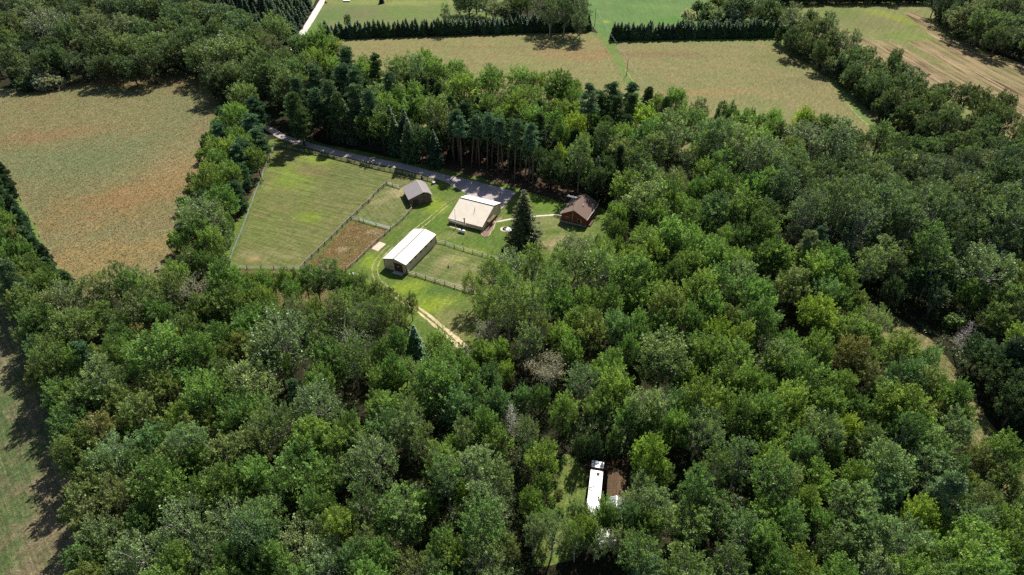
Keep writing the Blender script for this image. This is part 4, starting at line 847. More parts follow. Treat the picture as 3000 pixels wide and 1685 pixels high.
def stand(crop, region, items):
    """each item: foot of the tree x, y in that view, kind, tint, height in metres, radius in metres"""
    ox, oy, s = CROP[crop]
    for it in items:
        x, y, k, tint, h, r = it[:6]; name, cat, var, R0, H0, zc = KIND[k]
        p = at(ox+x*s, oy+y*s); plant(p.x, p.y, 0, r/R0, k, tint, region, h/H0, it[6] if len(it) > 6 else None)
grove('C', 'lower woods west', [
(60,30,55,'p','b'),(150,70,60,'o','o'),(230,75,55,'o','g'),(150,150,65,'o','o'),(310,140,75,'w','s'),(220,200,55,'o','r'),(450,90,60,'a','o'),(545,70,65,'a','o'),(640,60,62,'a','g'),(725,95,62,'a','g'),(815,70,55,'a','o'),(860,30,50,'m','g'),(945,85,58,'x','k'),(1090,60,66,'m','g'),(1105,150,70,'m','g'),(1205,110,55,'m','g'),(1210,235,72,'m','g'),(1275,150,45,'m','y'),(1010,170,50,'o','o'),
(240,260,65,'o','o'),(370,260,90,'m','o'),(500,215,58,'o','o'),(590,255,58,'o','o'),(670,160,70,'a','o'),(760,215,65,'o','g'),(890,270,66,'o','d'),(960,185,55,'o','o'),(1045,330,68,'m','g'),(950,420,75,'m','g'),(1160,385,66,'o','o'),(1270,400,66,'a','s'),(850,345,50,'o','o'),
(110,310,30,'a','s'),(185,370,45,'m','b'),(580,325,68,'m','g'),(670,300,55,'o','r'),(285,395,56,'o','o'),(445,400,48,'p','b'),(760,430,105,'m','g'),(385,470,52,'m','y'),(600,420,60,'m','g'),(200,520,55,'o','r'),(305,570,72,'m','g'),(520,520,76,'a','s'),(640,510,55,'m','o'),(900,510,64,'m','g'),(1060,480,60,'m','o'),(1150,545,70,'a','y'),(1245,560,68,'w','s'),(470,460,50,'o','o'),
(430,630,92,'o','o'),(590,640,66,'m','o'),(780,590,75,'o','o'),(1015,620,90,'m','g'),(680,700,78,'o','s'),(870,700,62,'m','y'),(960,745,78,'o','o'),(1135,725,72,'m','g'),(1240,720,70,'m','g'),(330,680,52,'m','g'),(500,790,88,'o','r'),(730,830,92,'o','b'),(395,880,62,'m','o'),(925,840,78,'a','s'),(1090,900,95,'o','s'),(1250,850,78,'w','o'),(620,760,55,'m','g'),(840,790,60,'m','g'),(570,920,90,'w','s'),(830,930,86,'m','o'),(700,960,80,'o','d'),(470,990,76,'m','o'),(960,940,60,'m','g'),
(600,1120,98,'o','r'),(400,1065,48,'w','s'),(800,1050,100,'m','g'),(1090,1050,95,'m','y'),(1220,1000,78,'m','g'),(480,1180,86,'o','r'),(700,1210,76,'m','g'),(900,1230,108,'w','s'),(515,1290,80,'w','s'),(700,1360,100,'w','s'),(990,1350,78,'w','s'),(880,1420,66,'m','y'),(1230,1270,95,'a','b'),(450,1390,58,'w','s'),(590,1455,66,'w','s'),(1110,1190,88,'w','s'),(1270,1420,76,'m','g'),(960,1100,70,'m','d'),(1110,1390,70,'m','d'),
(450,1500,80,'o','o'),(800,1520,90,'m','g'),(1100,1520,90,'m','g')])
grove('B', 'west hedge', [
(20,340,55,'q','n'),(60,430,60,'q','n'),(40,540,60,'q','b'),(110,620,60,'q','n'),(170,700,55,'q','b'),(70,760,80,'m','y'),(200,800,60,'q','n'),(250,880,62,'q','b'),(140,880,70,'o','r'),(60,890,70,'o','g'),(300,960,62,'q','b'),(60,1050,100,'o','g'),(200,1040,90,'o','g'),(370,1050,60,'q','n'),(420,1140,60,'q','b'),(250,1180,100,'o','o'),(110,1170,70,'m','d'),(600,1250,58,'q','b'),(480,1220,58,'q','b'),(370,1200,70,'o','d'),(-40,640,70,'o','d'),(-60,900,80,'o','d'),(-60,760,70,'o','d'),(-40,430,70,'o','d')])
grove('D', 'lower woods middle', [
(60,125,80,'m','g'),(175,60,66,'m','g'),(300,40,56,'w','s'),(520,70,72,'a','o'),(620,100,64,'w','s'),(735,90,66,'a','o'),(850,75,56,'a','o'),(410,20,50,'o','g'),
(250,240,130,'w','s'),(40,250,56,'o','r'),(425,155,74,'a','o'),(610,195,86,'x','s','tall thin-leaved tree with white bare twigs beside the dark gap'),(500,300,84,'o','d'),(620,320,66,'a','d'),(770,260,66,'m','g'),(870,215,56,'m','g'),
(80,440,108,'w','s'),(310,475,46,'p','b'),(425,430,66,'w','y'),(220,345,60,'m','g'),(480,370,66,'o','d'),(760,405,60,'m','g'),(850,380,56,'m','g'),
(420,585,100,'w','s'),(90,600,84,'m','g'),(200,680,95,'w','o'),(600,700,82,'m','g'),(780,540,84,'m','g'),(795,650,82,'m','b'),(945,610,60,'a','o'),
(1085,225,72,'m','y'),(1155,320,82,'m','g'),(1090,460,120,'m','g'),(1195,560,88,'m','b'),(1320,300,62,'m','y'),(1335,430,62,'m','b'),(1400,560,66,'m','b'),(1265,510,52,'m','b'),(900,330,44,'o','s'),(985,410,60,'o','s'),(1250,400,60,'m','g'),
(320,860,125,'m','g'),(400,740,95,'m','y'),(70,770,76,'w','s'),(520,790,70,'m','g'),(900,690,74,'a','s'),(740,880,105,'w','s'),(1000,790,60,'a','o'),(640,770,60,'o','o'),
(430,950,92,'m','g'),(60,950,76,'m','y'),(180,1150,95,'m','b'),(620,890,74,'m','b'),(1090,850,82,'a','y'),(1280,900,105,'a','s'),(1390,740,76,'m','g'),(1235,710,66,'a','o'),(1160,790,56,'m','y'),(250,1010,70,'m','d'),
(430,1110,84,'m','g'),(880,1100,102,'a','g'),(650,1080,84,'a','d'),(1130,970,76,'a','s'),(1210,1050,46,'m','l'),(1350,1090,86,'a','s'),(50,1090,70,'o','o'),
(560,1230,84,'m','y'),(350,1280,108,'w','s'),(120,1270,84,'m','b'),(680,1270,76,'a','o'),(910,1220,60,'m','b'),(1330,1230,98,'a','g'),(1090,1320,76,'o','g'),(1180,1370,84,'m','y'),(490,1390,108,'w','s'),(770,1370,92,'m','g'),(930,1420,78,'w','o'),(1310,1400,98,'w','s'),(1050,1420,60,'w','s'),(1440,1330,76,'o','o'),(210,1410,84,'m','g'),(620,1420,80,'m','b'),(1410,930,60,'a','s'),(60,1400,80,'o','b'),
(300,1530,100,'m','g'),(700,1540,100,'m','g'),(1100,1540,100,'o','g'),(1400,1540,90,'w','s'),(800,1180,60,'m','d'),(1010,1110,60,'o','g')])
stand('S', 'lower woods middle', [(1219,1055,'s','b',11.5,3.1,'blue-grey spruce standing alone beside the two-rut track')])
grove('E', 'lower woods east', [
(250,100,110,'w','s'),(120,200,100,'w','y'),(430,110,105,'a','y'),(600,200,100,'a','g'),(780,100,105,'w','s'),(960,150,145,'w','y'),(1180,210,135,'o','g'),(1380,60,80,'m','y'),(1360,165,76,'m','g'),(1530,190,95,'o','d'),(1640,100,115,'m','g'),(1850,70,100,'m','g'),(2050,160,105,'a','s'),(-30,250,70,'w','y'),(1250,90,70,'a','y'),
(60,340,92,'a','y'),(250,300,96,'w','y'),(440,400,100,'a','g'),(230,470,112,'a','o'),(650,390,96,'m','g'),(830,405,86,'m','g'),(1020,420,86,'m','g'),(1220,330,100,'m','y'),(1420,330,80,'m','g'),(1450,450,122,'m','o'),(1700,330,130,'m','y'),(1850,250,130,'m','g'),
(370,690,98,'a','s'),(520,600,84,'a','o'),(800,530,110,'m','y'),(900,640,105,'m','o'),(640,650,80,'m','y'),(1070,600,92,'m','b'),(1250,560,84,'m','g'),(1450,580,88,'m','g'),(1650,540,100,'m','g'),(1780,440,90,'m','g'),(1950,520,100,'o','o'),(1820,620,84,'m','l'),(100,600,90,'x','k'),
(40,830,82,'m','y'),(205,760,66,'m','y'),(560,910,125,'x','k','large grey-brown dying tree with bare pale branches in the lower woods'),(730,780,84,'m','y'),(810,1010,98,'w','s'),(1010,860,112,'m','y'),(1140,780,70,'m','g'),(1250,690,76,'o','d'),(1420,840,165,'m','s','broad pale tan-green maple crown in the middle of the lower woods'),(1690,700,122,'o','g'),(1800,810,122,'m','g'),(1960,840,122,'m','g'),(2010,670,86,'m','y'),
(90,1020,74,'m','b'),(220,920,56,'m','y'),(360,1090,74,'m','b'),(150,1190,76,'m','b'),(650,1240,90,'m','y'),(1070,1070,110,'m','y'),(960,1210,100,'m','g'),(1300,1180,145,'a','s'),(1520,1150,112,'m','b'),(1700,1190,130,'m','y'),(1170,1300,90,'m','g'),(1500,1360,108,'m','y'),(1690,1390,130,'w','s'),(1900,1000,120,'m','g'),(2060,1010,90,'m','g'),(2030,1300,120,'m','g'),(80,1380,92,'m','g'),(360,1370,82,'w','s'),(1340,1330,90,'m','g'),(1600,930,80,'m','y'),(480,1120,60,'m','d'),(1850,1160,80,'m','g')])
stand('E', 'lower woods east', [(258,1460,'X','k',13,2.6,'bare grey dead spruce rising from the dark gap above the clearing')])
grove('F', 'east woods', [
(200,170,115,'o','g'),(470,100,92,'p','s'),(400,210,110,'m','y'),(600,230,125,'m','g'),(440,310,100,'m','y'),(320,410,125,'o','s'),(560,430,96,'m','b'),(690,350,92,'m','y'),(60,480,115,'m','g'),(520,590,115,'m','l','yellow-leaved maple among green crowns in the east woods'),(690,480,76,'m','g'),(830,480,62,'o','o'),(820,610,62,'m','g'),(960,690,86,'w','s'),(80,700,115,'m','g'),(600,690,92,'m','y'),(760,800,98,'o','o'),(890,780,92,'o','y'),(520,770,56,'m','l'),(1140,900,108,'m','y'),(740,950,115,'o','r'),(250,950,130,'m','s'),(480,900,100,'m','g'),(960,950,92,'o','o'),(1330,980,82,'m','b'),(860,1060,112,'o','r'),(1180,1090,130,'m','b'),(400,1100,130,'m','g'),(120,1160,92,'m','g'),(1280,1210,112,'o','s'),(990,1210,86,'o','s'),(1410,1190,84,'m','g'),(570,1290,108,'m','g'),(1130,1370,150,'m','y'),(1500,1330,105,'m','g'),(830,1330,84,'m','d'),(280,1290,100,'m','y'),(100,1390,115,'m','g'),(290,820,90,'m','g'),(680,1180,90,'m','g'),(190,1010,80,'m','y'),
(1050,110,100,'a','s','pale silvery tree standing out in front of the dark far wood'),(900,220,80,'a','s'),(1370,110,120,'a','d'),(1410,230,110,'a','d'),(1800,270,165,'w','s'),(1690,440,90,'o','g'),(2010,330,112,'o','o'),(2020,500,122,'o','o'),(1560,640,56,'b','s'),(2080,800,92,'m','y'),(1470,340,90,'o','n'),(1900,620,90,'o','o'),(1240,330,90,'o','n'),(1100,420,70,'o','n')])
stand('F', 'east woods', [(1560,900,'X','v',11,2.6,'purplish bare spruce leaning in the shaded east woods'),(1900,1160,'p','n',15,4.2),(1980,1330,'p','n',15,4.4),(1780,1100,'o','n',11,4),(2050,1040,'p','o',16,4.2),(2130,1230,'p','n',16,4.4),(2200,1480,'p','n',16,4.6),(2100,1440,'o','n',14,4.6),(1680,1010,'o','n',10,3.6),(2230,1050,'s','n',16,4),(2300,1300,'p','n',16,4.6),(1840,1260,'o','n',11,4),(1930,1450,'o','n',12,4.2)])
grove('G', 'front woods', [
(100,160,110,'m','g'),(280,190,100,'m','y'),(580,120,118,'m','y'),(150,360,118,'m','g'),(330,310,80,'m','y'),(560,360,145,'m','s'),(750,330,90,'m','l'),(940,390,130,'m','o'),(1180,200,160,'m','y'),(1450,240,74,'o','r'),(1300,290,110,'m','y'),(1630,250,92,'m','g'),(1560,100,100,'m','g'),(1080,600,165,'m','s'),(130,560,108,'m','y'),(250,690,116,'w','s'),(540,700,106,'m','y'),(810,690,100,'m','y'),(1420,480,118,'o','s'),(1950,490,120,'m','g'),(1750,590,90,'o','r'),(1740,750,86,'o','o'),(1850,900,96,'w','s'),(2000,730,108,'o','d'),(1500,790,122,'p','s'),(400,880,92,'m','y'),(120,960,130,'m','y'),(780,900,160,'o','s'),(1310,1030,104,'m','l'),(260,1060,145,'m','g'),(540,1040,82,'m','g'),(900,1130,185,'o','s'),(1700,1190,185,'m','y'),(2060,1100,130,'m','g'),(1200,1240,150,'w','s'),(700,1290,130,'o','b'),(130,1260,118,'m','g'),(370,1390,116,'m','y'),(1620,1400,165,'m','g'),(1990,1350,145,'o','g'),(1000,1420,140,'w','s'),(1360,1370,110,'o','g'),(400,530,100,'m','b'),(650,520,70,'o','d'),(1600,620,80,'m','b'),(2150,900,80,'m','d'),(200,1480,120,'m','g'),(700,1520,140,'m','g'),(1250,1530,130,'m','g'),(1800,1560,150,'m','g'),(2200,1500,120,'m','g'),(2150,1250,90,'m','b')])
grove('L', 'woods behind cabin', [
(780,190,165,'o','s'),(150,60,90,'m','g'),(1150,130,150,'a','s'),(1310,250,130,'o','k'),(1580,200,100,'a','g'),(1800,110,165,'a','b'),(2030,210,165,'a','s'),(1880,360,130,'a','g'),(2300,120,120,'m','g'),(2350,340,160,'a','s'),(980,110,100,'a','b'),(620,90,110,'a','d'),(560,260,110,'o','n'),(640,440,110,'o','n'),(980,340,120,'a','d'),
(850,560,145,'m','y'),(1080,470,150,'m','s'),(1385,440,92,'w','s'),(1400,590,88,'w','s'),(1070,720,205,'m','s'),(1270,760,160,'m','y'),(1590,600,96,'m','g'),(1680,420,110,'m','g'),(1800,620,140,'m','g'),(1830,810,165,'m','b'),(740,870,108,'m','y'),(760,1020,100,'o','d'),(1150,930,150,'m','g'),(2160,640,150,'m','g'),(2110,850,165,'m','g'),(2360,790,150,'m','g'),(2420,600,130,'a','g'),(2010,1060,130,'m','d'),(2280,1050,130,'m','d'),(1340,1160,190,'m','y'),(1560,1110,110,'m','g'),(1130,1210,165,'m','y'),(985,1120,80,'m','y'),(1720,1200,140,'m','g'),(1850,1130,80,'a','y'),(900,1310,120,'m','y'),(320,1240,165,'w','s'),(600,1280,108,'w','y'),(1420,1390,140,'m','g'),(1800,1390,150,'m','g'),(2060,1400,108,'m','g'),(2400,1280,140,'m','g'),(760,1210,60,'m','g'),(150,1380,110,'w','y'),(480,1400,110,'m','y'),(1530,800,110,'m','g'),(1660,960,110,'m','d'),(2180,1250,90,'o','n')])
stand('L', 'woods behind cabin', [(335,600,'a','o',21.5,4.2,'tall olive tree with forked grey-white trunk rising behind the cabin'),(535,1190,'s','n',6.,1.7,'small dark upright spruce at the lawn edge below the cabin'),(120,560,'o','n',10,3.4),(230,585,'o','n',10,3.2),(620,640,'o','n',13,4),(520,600,'s','n',14,3.4),(20,545,'o','n',12,3.6)])
grove('L', 'woods behind cabin', [(150,230,64,'m','l'),(80,330,80,'o','n'),(440,440,90,'o','d'),(560,520,100,'o','n')])
grove('H', 'far east woods', [
(60,390,120,'a','s'),(400,150,140,'c','s'),(440,40,66,'m','l'),(560,95,40,'c','d'),(290,250,80,'m','y'),(200,130,60,'m','y'),(340,350,82,'m','y'),(350,440,84,'a','g'),(640,210,112,'a','b'),(800,200,72,'c','s'),(560,430,96,'a','g'),(770,450,106,'a','g'),(900,350,92,'c','g'),(1130,380,130,'c','y'),(980,170,84,'m','g'),(1130,200,84,'c','g'),(1260,230,80,'c','g'),(1390,210,84,'c','g'),(1520,200,84,'c','g'),(1640,190,84,'c','g'),(1780,150,86,'c','g'),(1880,200,84,'c','g'),(1500,430,140,'c','s'),(1720,540,96,'c','g'),(1830,330,108,'c','s'),(1990,300,100,'c','g'),(1950,470,120,'o','d'),(2080,230,80,'c','g'),(1320,340,76,'o','o'),(950,480,88,'a','g'),(1060,570,100,'a','g'),(820,620,130,'a','g'),(1210,680,130,'a','g'),(1030,760,130,'a','g'),(1360,640,96,'a','g'),(1400,770,140,'a','g'),(1600,690,130,'a','g'),(1770,770,130,'a','g'),(1960,800,150,'a','g'),(1880,920,130,'a','g'),(650,760,130,'a','g'),(680,600,100,'a','g'),(450,650,108,'a','g'),(400,790,112,'a','b'),(830,840,130,'a','b'),(1180,880,110,'a','d'),(1650,960,80,'m','g'),(540,960,70,'p','b'),(2050,950,130,'o','g'),(1570,860,110,'a','d'),(640,380,70,'c','g'),(1650,330,100,'c','g'),(1230,480,110,'o','n'),(1250,330,80,'c','g'),(2060,600,130,'o','n'),(1850,640,90,'o','d'),(720,320,70,'c','s'),(1060,300,70,'c','g'),(560,560,100,'a','g'),(220,560,110,'a','b')])
grove('A', 'northwest woods', [
(60,40,80,'c','s'),(280,120,130,'o','o'),(620,110,96,'o','d'),(150,240,80,'o','o'),(390,240,125,'w','s'),(60,350,90,'c','y'),(190,370,80,'c','y'),(90,540,112,'o','o'),(200,600,56,'b','o'),(150,640,56,'b','d'),(290,650,62,'b','W'),(360,640,66,'b','W'),(430,650,62,'b','W'),(340,700,54,'b','W'),(400,690,56,'b','W'),(480,690,48,'b','W'),(240,690,54,'b','o'),(200,720,50,'b','d'),(480,540,80,'o','d'),(350,560,90,'o','d'),(500,520,92,'o','d'),(820,290,125,'o','s'),(1050,240,108,'c','s'),(770,160,100,'o','o'),(960,60,108,'c','s'),(1150,70,108,'c','g'),(1320,90,130,'c','g'),(880,430,125,'o','d'),(1060,420,112,'m','g'),(1300,370,122,'o','g'),(1490,160,112,'c','g'),(1620,280,92,'c','g'),(1670,110,122,'c','g'),(1850,140,130,'c','g'),(2050,230,130,'c','g'),(1590,380,120,'o','d'),(1490,470,100,'o','d'),(1820,290,60,'o','g'),(1690,490,130,'o','y'),(1900,480,150,'m','y'),(1970,640,110,'m','g'),(1810,660,120,'o','d'),(2150,280,86,'c','o'),(2320,290,108,'m','g'),(2140,430,108,'m','g'),(2290,450,82,'a','o'),(2220,640,130,'m','y'),(2400,560,90,'m','g'),(2540,440,96,'m','g'),(680,560,80,'c','s'),(600,210,56,'m','y'),(440,400,80,'o','d'),(1250,530,108,'o','d'),(1100,560,100,'o','d'),(820,570,90,'o','d'),(1200,260,96,'c','g'),(420,40,100,'o','o'),(180,90,90,'o','d'),(560,330,90,'o','d'),(1400,250,90,'c','g'),(700,400,80,'c','o'),(1380,480,80,'o','d'),(960,570,80,'o','d'),(790,30,80,'o','o'),(1950,350,90,'m','g'),(1480,20,80,'c','d'),(1750,20,80,'c','d'),(20,150,60,'c','y'),(470,620,60,'b','d'),(-40,250,90,'o','d'),(-60,480,100,'o','d'),
(2330,660,120,'m','g'),(2480,650,100,'m','g'),(2440,780,110,'m','g'),(2560,640,90,'m','g')])
grove('A', 'meadow tree row', [(2050,840,112,'m','o'),(1980,1000,112,'m','y'),(1880,1010,62,'q','b'),(2150,940,104,'q','b'),(2110,1100,112,'q','b'),(1850,1170,100,'q','b'),(2000,1180,86,'m','g'),(2170,1210,96,'q','b'),(1900,1290,104,'m','y'),(2030,1310,112,'q','b'),(2150,1340,90,'o','g')], 1.0)
grove('B', 'meadow tree row', [(1870,160,96,'m','y'),(2060,110,100,'o','g'),(1850,270,90,'m','g'),(2030,210,112,'q','b'),(1790,440,122,'m','y'),(1940,360,112,'m','g'),(2060,330,80,'q','b'),(1890,570,122,'m','g'),(1750,570,86,'q','b'),(2010,500,86,'q','b'),(1650,580,40,'q','b'),(1590,670,86,'o','s'),(1750,740,165,'w','s'),(1870,830,96,'o','s'),(1650,850,130,'m','g'),(1800,950,120,'o','g'),(1640,1040,122,'o','d'),(1740,1120,90,'o','d'),(1940,760,60,'o','g')], 1.0)
grove('I', 'middle grove', [
(130,430,96,'m','g'),(260,420,105,'m','y'),(380,440,84,'m','y'),(340,550,76,'m','y'),(500,560,92,'p','b'),(240,560,80,'m','y'),(640,620,92,'m','y'),(720,580,70,'p','d'),(80,640,82,'m','g'),(200,690,96,'p','b'),(110,750,96,'a','o'),(430,690,96,'p','b'),(560,720,92,'p','b'),(720,810,115,'o','s'),(850,740,72,'p','b'),(960,580,84,'a','o'),(1110,560,100,'o','g'),(1200,640,108,'o','g'),(1050,640,80,'a','s'),(1390,610,66,'m','g'),(1290,670,80,'o','o'),(1430,690,90,'o','o'),(900,660,76,'a','o'),(1160,720,90,'o','d'),(1700,690,92,'m','g'),(1930,660,96,'m','g'),(1650,770,104,'c','g'),(2080,690,80,'m','g'),(2260,760,112,'o','g'),(2390,730,60,'m','g'),(1880,810,92,'c','g'),(1450,800,112,'m','y'),(1320,760,90,'m','s'),(2010,810,90,'m','y'),(2250,940,104,'c','y','d'),(2390,950,104,'c','l'),(1680,920,104,'m','g'),(1800,840,80,'c','s'),(1900,970,100,'m','y'),(1040,850,104,'m','y'),(1310,900,100,'o','o'),(1150,950,100,'m','y'),(900,860,80,'m','g'),(810,930,92,'m','g'),(660,900,90,'p','b'),(940,980,90,'o','g'),(540,860,90,'p','b'),(330,820,96,'p','b'),(400,930,80,'p','d'),(50,800,90,'p','b'),(60,930,90,'p','d'),(1560,860,80,'c','s'),(2120,930,90,'c','d'),(1760,1010,90,'m','g'),(2050,1040,90,'m','g'),(1500,1000,90,'p','d'),(1230,1030,90,'a','o'),(1350,1060,96,'a','o')])
stand('S', 'middle grove', [(a+11, b-14, 'o', 'n', 13, 4.2) for a, b in ((962,404),(1042,420),(1110,436),(1190,458),(1265,478))])
stand('S', 'middle grove', [(a, b, 'so'[(a//7)%2] if b > 280 else 's', 'nd'[(a//5)%2], h*(.85 if (a//7)%2 else 1), r*(1.15 if (a//7)%2 else 1)) for a, b, h, r in [(962,404,14,3.6),(1000,412,16,4),(1042,420,15,3.8),(1085,428,17,4.2),(1128,440,17,4.2),(1165,452,16,4),(1205,468,17,4),(1240,478,15,3.8),(1280,486,14,3.6),(985,395,15,4),(1025,400,16,4),(1068,408,17,4),(1110,418,17,4),(1150,430,17,4),(1190,444,17,4),(1010,225,13,2.6),(1030,240,13,2.6),(1050,255,13,2.6),(990,205,12,2.6),(1068,262,12,2.4)]])
stand('M', 'pine stand by the parking area', [(765,735,'P','b',20,2.9),(850,750,'P','b',20,2.7),(865,825,'P','b',19.5,2.6),(985,820,'P','b',20,2.8),(1085,810,'P','b',19,2.5),(1185,830,'P','b',21,2.9),(1315,870,'P','b',20,2.5),(1380,900,'P','b',20.5,2.6),(1525,990,'P','b',22.3,2.9),(1650,1000,'P','b',21.5,2.8),(1750,1050,'P','b',22.5,2.9),(1702,1000,'P','d',17,2.3),(1042,770,'P','d',19,2.6),(830,740,'P','d',19,2.6),(1240,790,'P','d',19,2.6),(1440,880,'P','d',20,2.6),(1590,920,'P','d',20,2.7),(930,700,'P','b',19,2.8),(1120,720,'P','d',19,2.8),(1330,760,'P','d',19,2.8)])
stand('S', 'pine stand by the parking area', [(931,395,'P','b',18,2.4,'slender pine with pale bare trunk beside the driveway bend'),(951,392,'P','b',18,2.4,'slender pine with reddish bare trunk beside the driveway bend')])
grove('I', 'middle grove', [(150,900,90,'o','n'),(260,960,90,'o','n'),(100,1020,90,'o','n')])
grove('J', 'middle grove', [(370,860,80,'P','b'),(450,900,80,'p','d'),(560,830,86,'p','b'),(700,830,76,'p','b'),(830,850,66,'p','d'),(700,930,80,'p','d'),(590,950,76,'p','d'),(250,860,70,'m','g'),(480,990,60,'o','y'),(130,760,110,'o','g'),(930,900,62,'o','o'),(1090,890,78,'m','g'),(990,930,60,'p','d'),(800,1060,130,'c','l'),(1280,960,76,'o','k'),(1510,1010,86,'o','d'),(1690,1000,46,'o','d'),(1900,1000,58,'m','g'),(1640,1070,86,'o','g'),(1000,1030,92,'c','s'),(1130,1010,70,'o','g'),(2160,1020,90,'m','l'),(1780,1060,80,'o','g'),(1900,1100,80,'m','y'),(2120,1120,100,'c','s'),(2330,1080,56,'o','d'),(1400,1080,80,'o','g'),(1250,1100,96,'o','b'),(600,1080,90,'c','s'),(380,1060,96,'o','g'),(250,1100,90,'m','l'),(60,1060,90,'c','g'),(860,1190,110,'a','g'),(1050,1180,110,'a','s'),(1500,1170,110,'a','s'),(1750,1180,96,'m','g'),(650,1190,90,'m','g'),(1300,1200,90,'a','s')])
stand('J', 'middle grove', [(1405,1110,'s','k',13,2.0),(1520,1090,'s','d',12,1.8),(1715,1120,'s','d',11,1.8)])
grove('K', 'east hedgerow', [
(60,170,104,'a','s'),(230,190,80,'o','d'),(130,300,90,'o','d'),(260,330,96,'o','o'),(400,300,84,'a','o'),(410,440,104,'o','d'),(340,530,80,'o','d'),(410,610,60,'c','s'),(540,420,84,'a','s'),(640,450,76,'a','s'),(620,600,120,'c','g'),(640,710,96,'o','d'),(760,560,90,'c','g'),(860,640,108,'c','g'),(860,770,100,'c','g'),(850,860,84,'o','d'),(1030,590,56,'o','d','d'),(1000,650,60,'o','d'),(1100,680,100,'c','g'),(1200,760,120,'c','g'),(1050,840,108,'c','g'),(1010,950,96,'o','d'),(1240,930,104,'c','g'),(1240,1050,96,'c','g'),(1170,1080,90,'o','d'),(1440,870,104,'c','g'),(1410,990,90,'c','g'),(1560,1060,104,'c','g'),(1350,1150,100,'c','d'),(1540,860,88,'c','o'),(1700,940,96,'o','d'),(1830,1000,104,'o','d'),(1880,1110,96,'o','d'),(2050,1050,112,'o','d'),(2050,1190,100,'o','d'),(1700,1180,96,'c','d'),(1860,1260,108,'c','g'),(1510,1200,100,'o','d'),(1330,1200,80,'o','d'),(80,390,90,'o','d'),(200,440,80,'o','d')], 1.04)
grove('K', 'northeast woods', [(1720,180,150,'o','s'),(1900,90,112,'o','g'),(2100,90,120,'o','s'),(1860,260,120,'o','g'),(2050,240,120,'o','g'),(2190,370,104,'c','s'),(2010,370,100,'o','d'),(1520,80,90,'o','n'),(1640,30,90,'o','n'),(1420,30,70,'o','n'),(2300,230,120,'o','g'),(2350,430,110,'o','d'),(2250,60,110,'o','g'),(1560,180,60,'o','d')])
stand('S', 'northeast woods', [(2285+i*27+(j%2)*12, 10-j*16-(i%3)*2, 'o', 'n' if (i+j)%3 else 'd', 10.5+(i*7%5)*.6, 4.4) for j in range(3) for i in range(18)])
grove('K', 'far east woods', [(250,1230,130,'c','s'),(170,1120,60,'m','l'),(365,1230,48,'o','d'),(520,1330,86,'c','s'),(650,1370,100,'c','s'),(900,1370,80,'c','g'),(1050,1380,80,'c','g'),(1230,1400,90,'c','g'),(2200,1330,90,'o','d'),(2280,1180,80,'o','d')], 1.0)
grove('J', 'east hedgerow', [(1850,90,96,'o','d'),(1740,60,80,'c','s'),(1950,150,70,'o','d'),(1620,20,90,'o','d'),(1780,160,60,'o','d')])
grove('J', 'crop field shrubs', [(1200,130,46,'b','W'),(1280,80,52,'b','d'),(1370,80,50,'b','s'),(1430,130,52,'b','s'),(1500,120,46,'b','s'),(1490,50,50,'b','d'),(1600,130,48,'b','W'),(1670,120,46,'b','W'),(1540,70,50,'b','d'),(1420,40,50,'b','o'),(1330,140,40,'b','d'),(1660,50,60,'b','o')])
grove('I', 'distant grove', [(1500,20,100,'o','d'),(1640,30,70,'c','s'),(1720,60,84,'c','s'),(1870,30,60,'m','y'),(1800,90,60,'c','s'),(1930,70,60,'o','g'),(1810,120,40,'b','l'),(1890,130,40,'b','s'),(2130,60,76,'a','s'),(2230,50,80,'a','s'),(2330,60,76,'a','b'),(2430,80,84,'a','g'),(2180,150,60,'a','d'),(2300,150,60,'a','d'),(2440,180,60,'a','d'),(1990,30,60,'o','s'),(1420,20,60,'c','s'),(1560,-20,80,'o','d'),(1310,150,36,'a','s','slender pale tree poking above the western spruce row'),(480,170,30,'c','d')])
stand('I', 'distant grove', [(770,28,'s','n',5.5,1.8,'single small dark spruce on the far lawn')])
grove('T', 'lower woods middle', [(170,330,190,'m','y'),(150,640,120,'m','g'),(60,870,140,'m','y'),(200,1050,130,'m','g'),(260,620,80,'c','s'),(330,1330,190,'w','s'),(60,1250,150,'a','s'),(60,100,120,'m','b'),(310,820,60,'b','g'),(420,700,50,'b','o'),(430,960,55,'b','g'),(350,500,60,'b','o')])
grove('T', 'lower woods east', [(700,980,130,'o','s'),(850,1000,70,'w','s'),(1080,1060,110,'m','g'),(1590,640,140,'w','s'),(1480,950,200,'w','s'),(1800,900,210,'a','s'),(850,1230,150,'m','y'),(1650,300,210,'m','l'),(1850,480,150,'o','g'),(1180,1180,110,'m','g'),(1450,1180,150,'m','b'),(1300,1370,150,'w','s'),(950,1420,130,'w','s'),(660,1420,130,'w','y'),(1700,1250,170,'m','g'),(1480,60,120,'o','n'),(1180,60,90,'o','d'),(620,1220,90,'m','g'),(1020,1150,80,'m','g'),(800,1120,90,'o','g'),(720,60,90,'o','n'),(950,40,90,'o','n')])
def edge(region, pts, step, k='b', tints='ddog', r=(1.6,2.8), seed=1, crop='S'):
    g = random.Random(seed); W = [at(a, b) for a, b in pts]
    for a, b in zip(W[:-1], W[1:]):
        n = max(1, int((b-a).length/step))
        for i in range(n):
            p = a.lerp(b, (i+g.random()*.6)/n); rr = g.uniform(*r)*(1 if k == 'b' else .4); plant(p.x+g.gauss(0,.6), p.y+g.gauss(0,.6), 0, rr/2, k, g.choice(tints), region, rr/2*g.uniform(.9,1.3))
edge('northwest woods', [(150,236),(240,232),(330,224),(520,208),(600,228),(690,318)], 5., seed=2, r=(3.,5.), tints='ndnd')
edge('east hedgerow', [(2290,128),(2420,205),(2520,290),(2620,375),(2740,440)], 4.5, seed=3, tints='ddno', r=(3.,4.6))
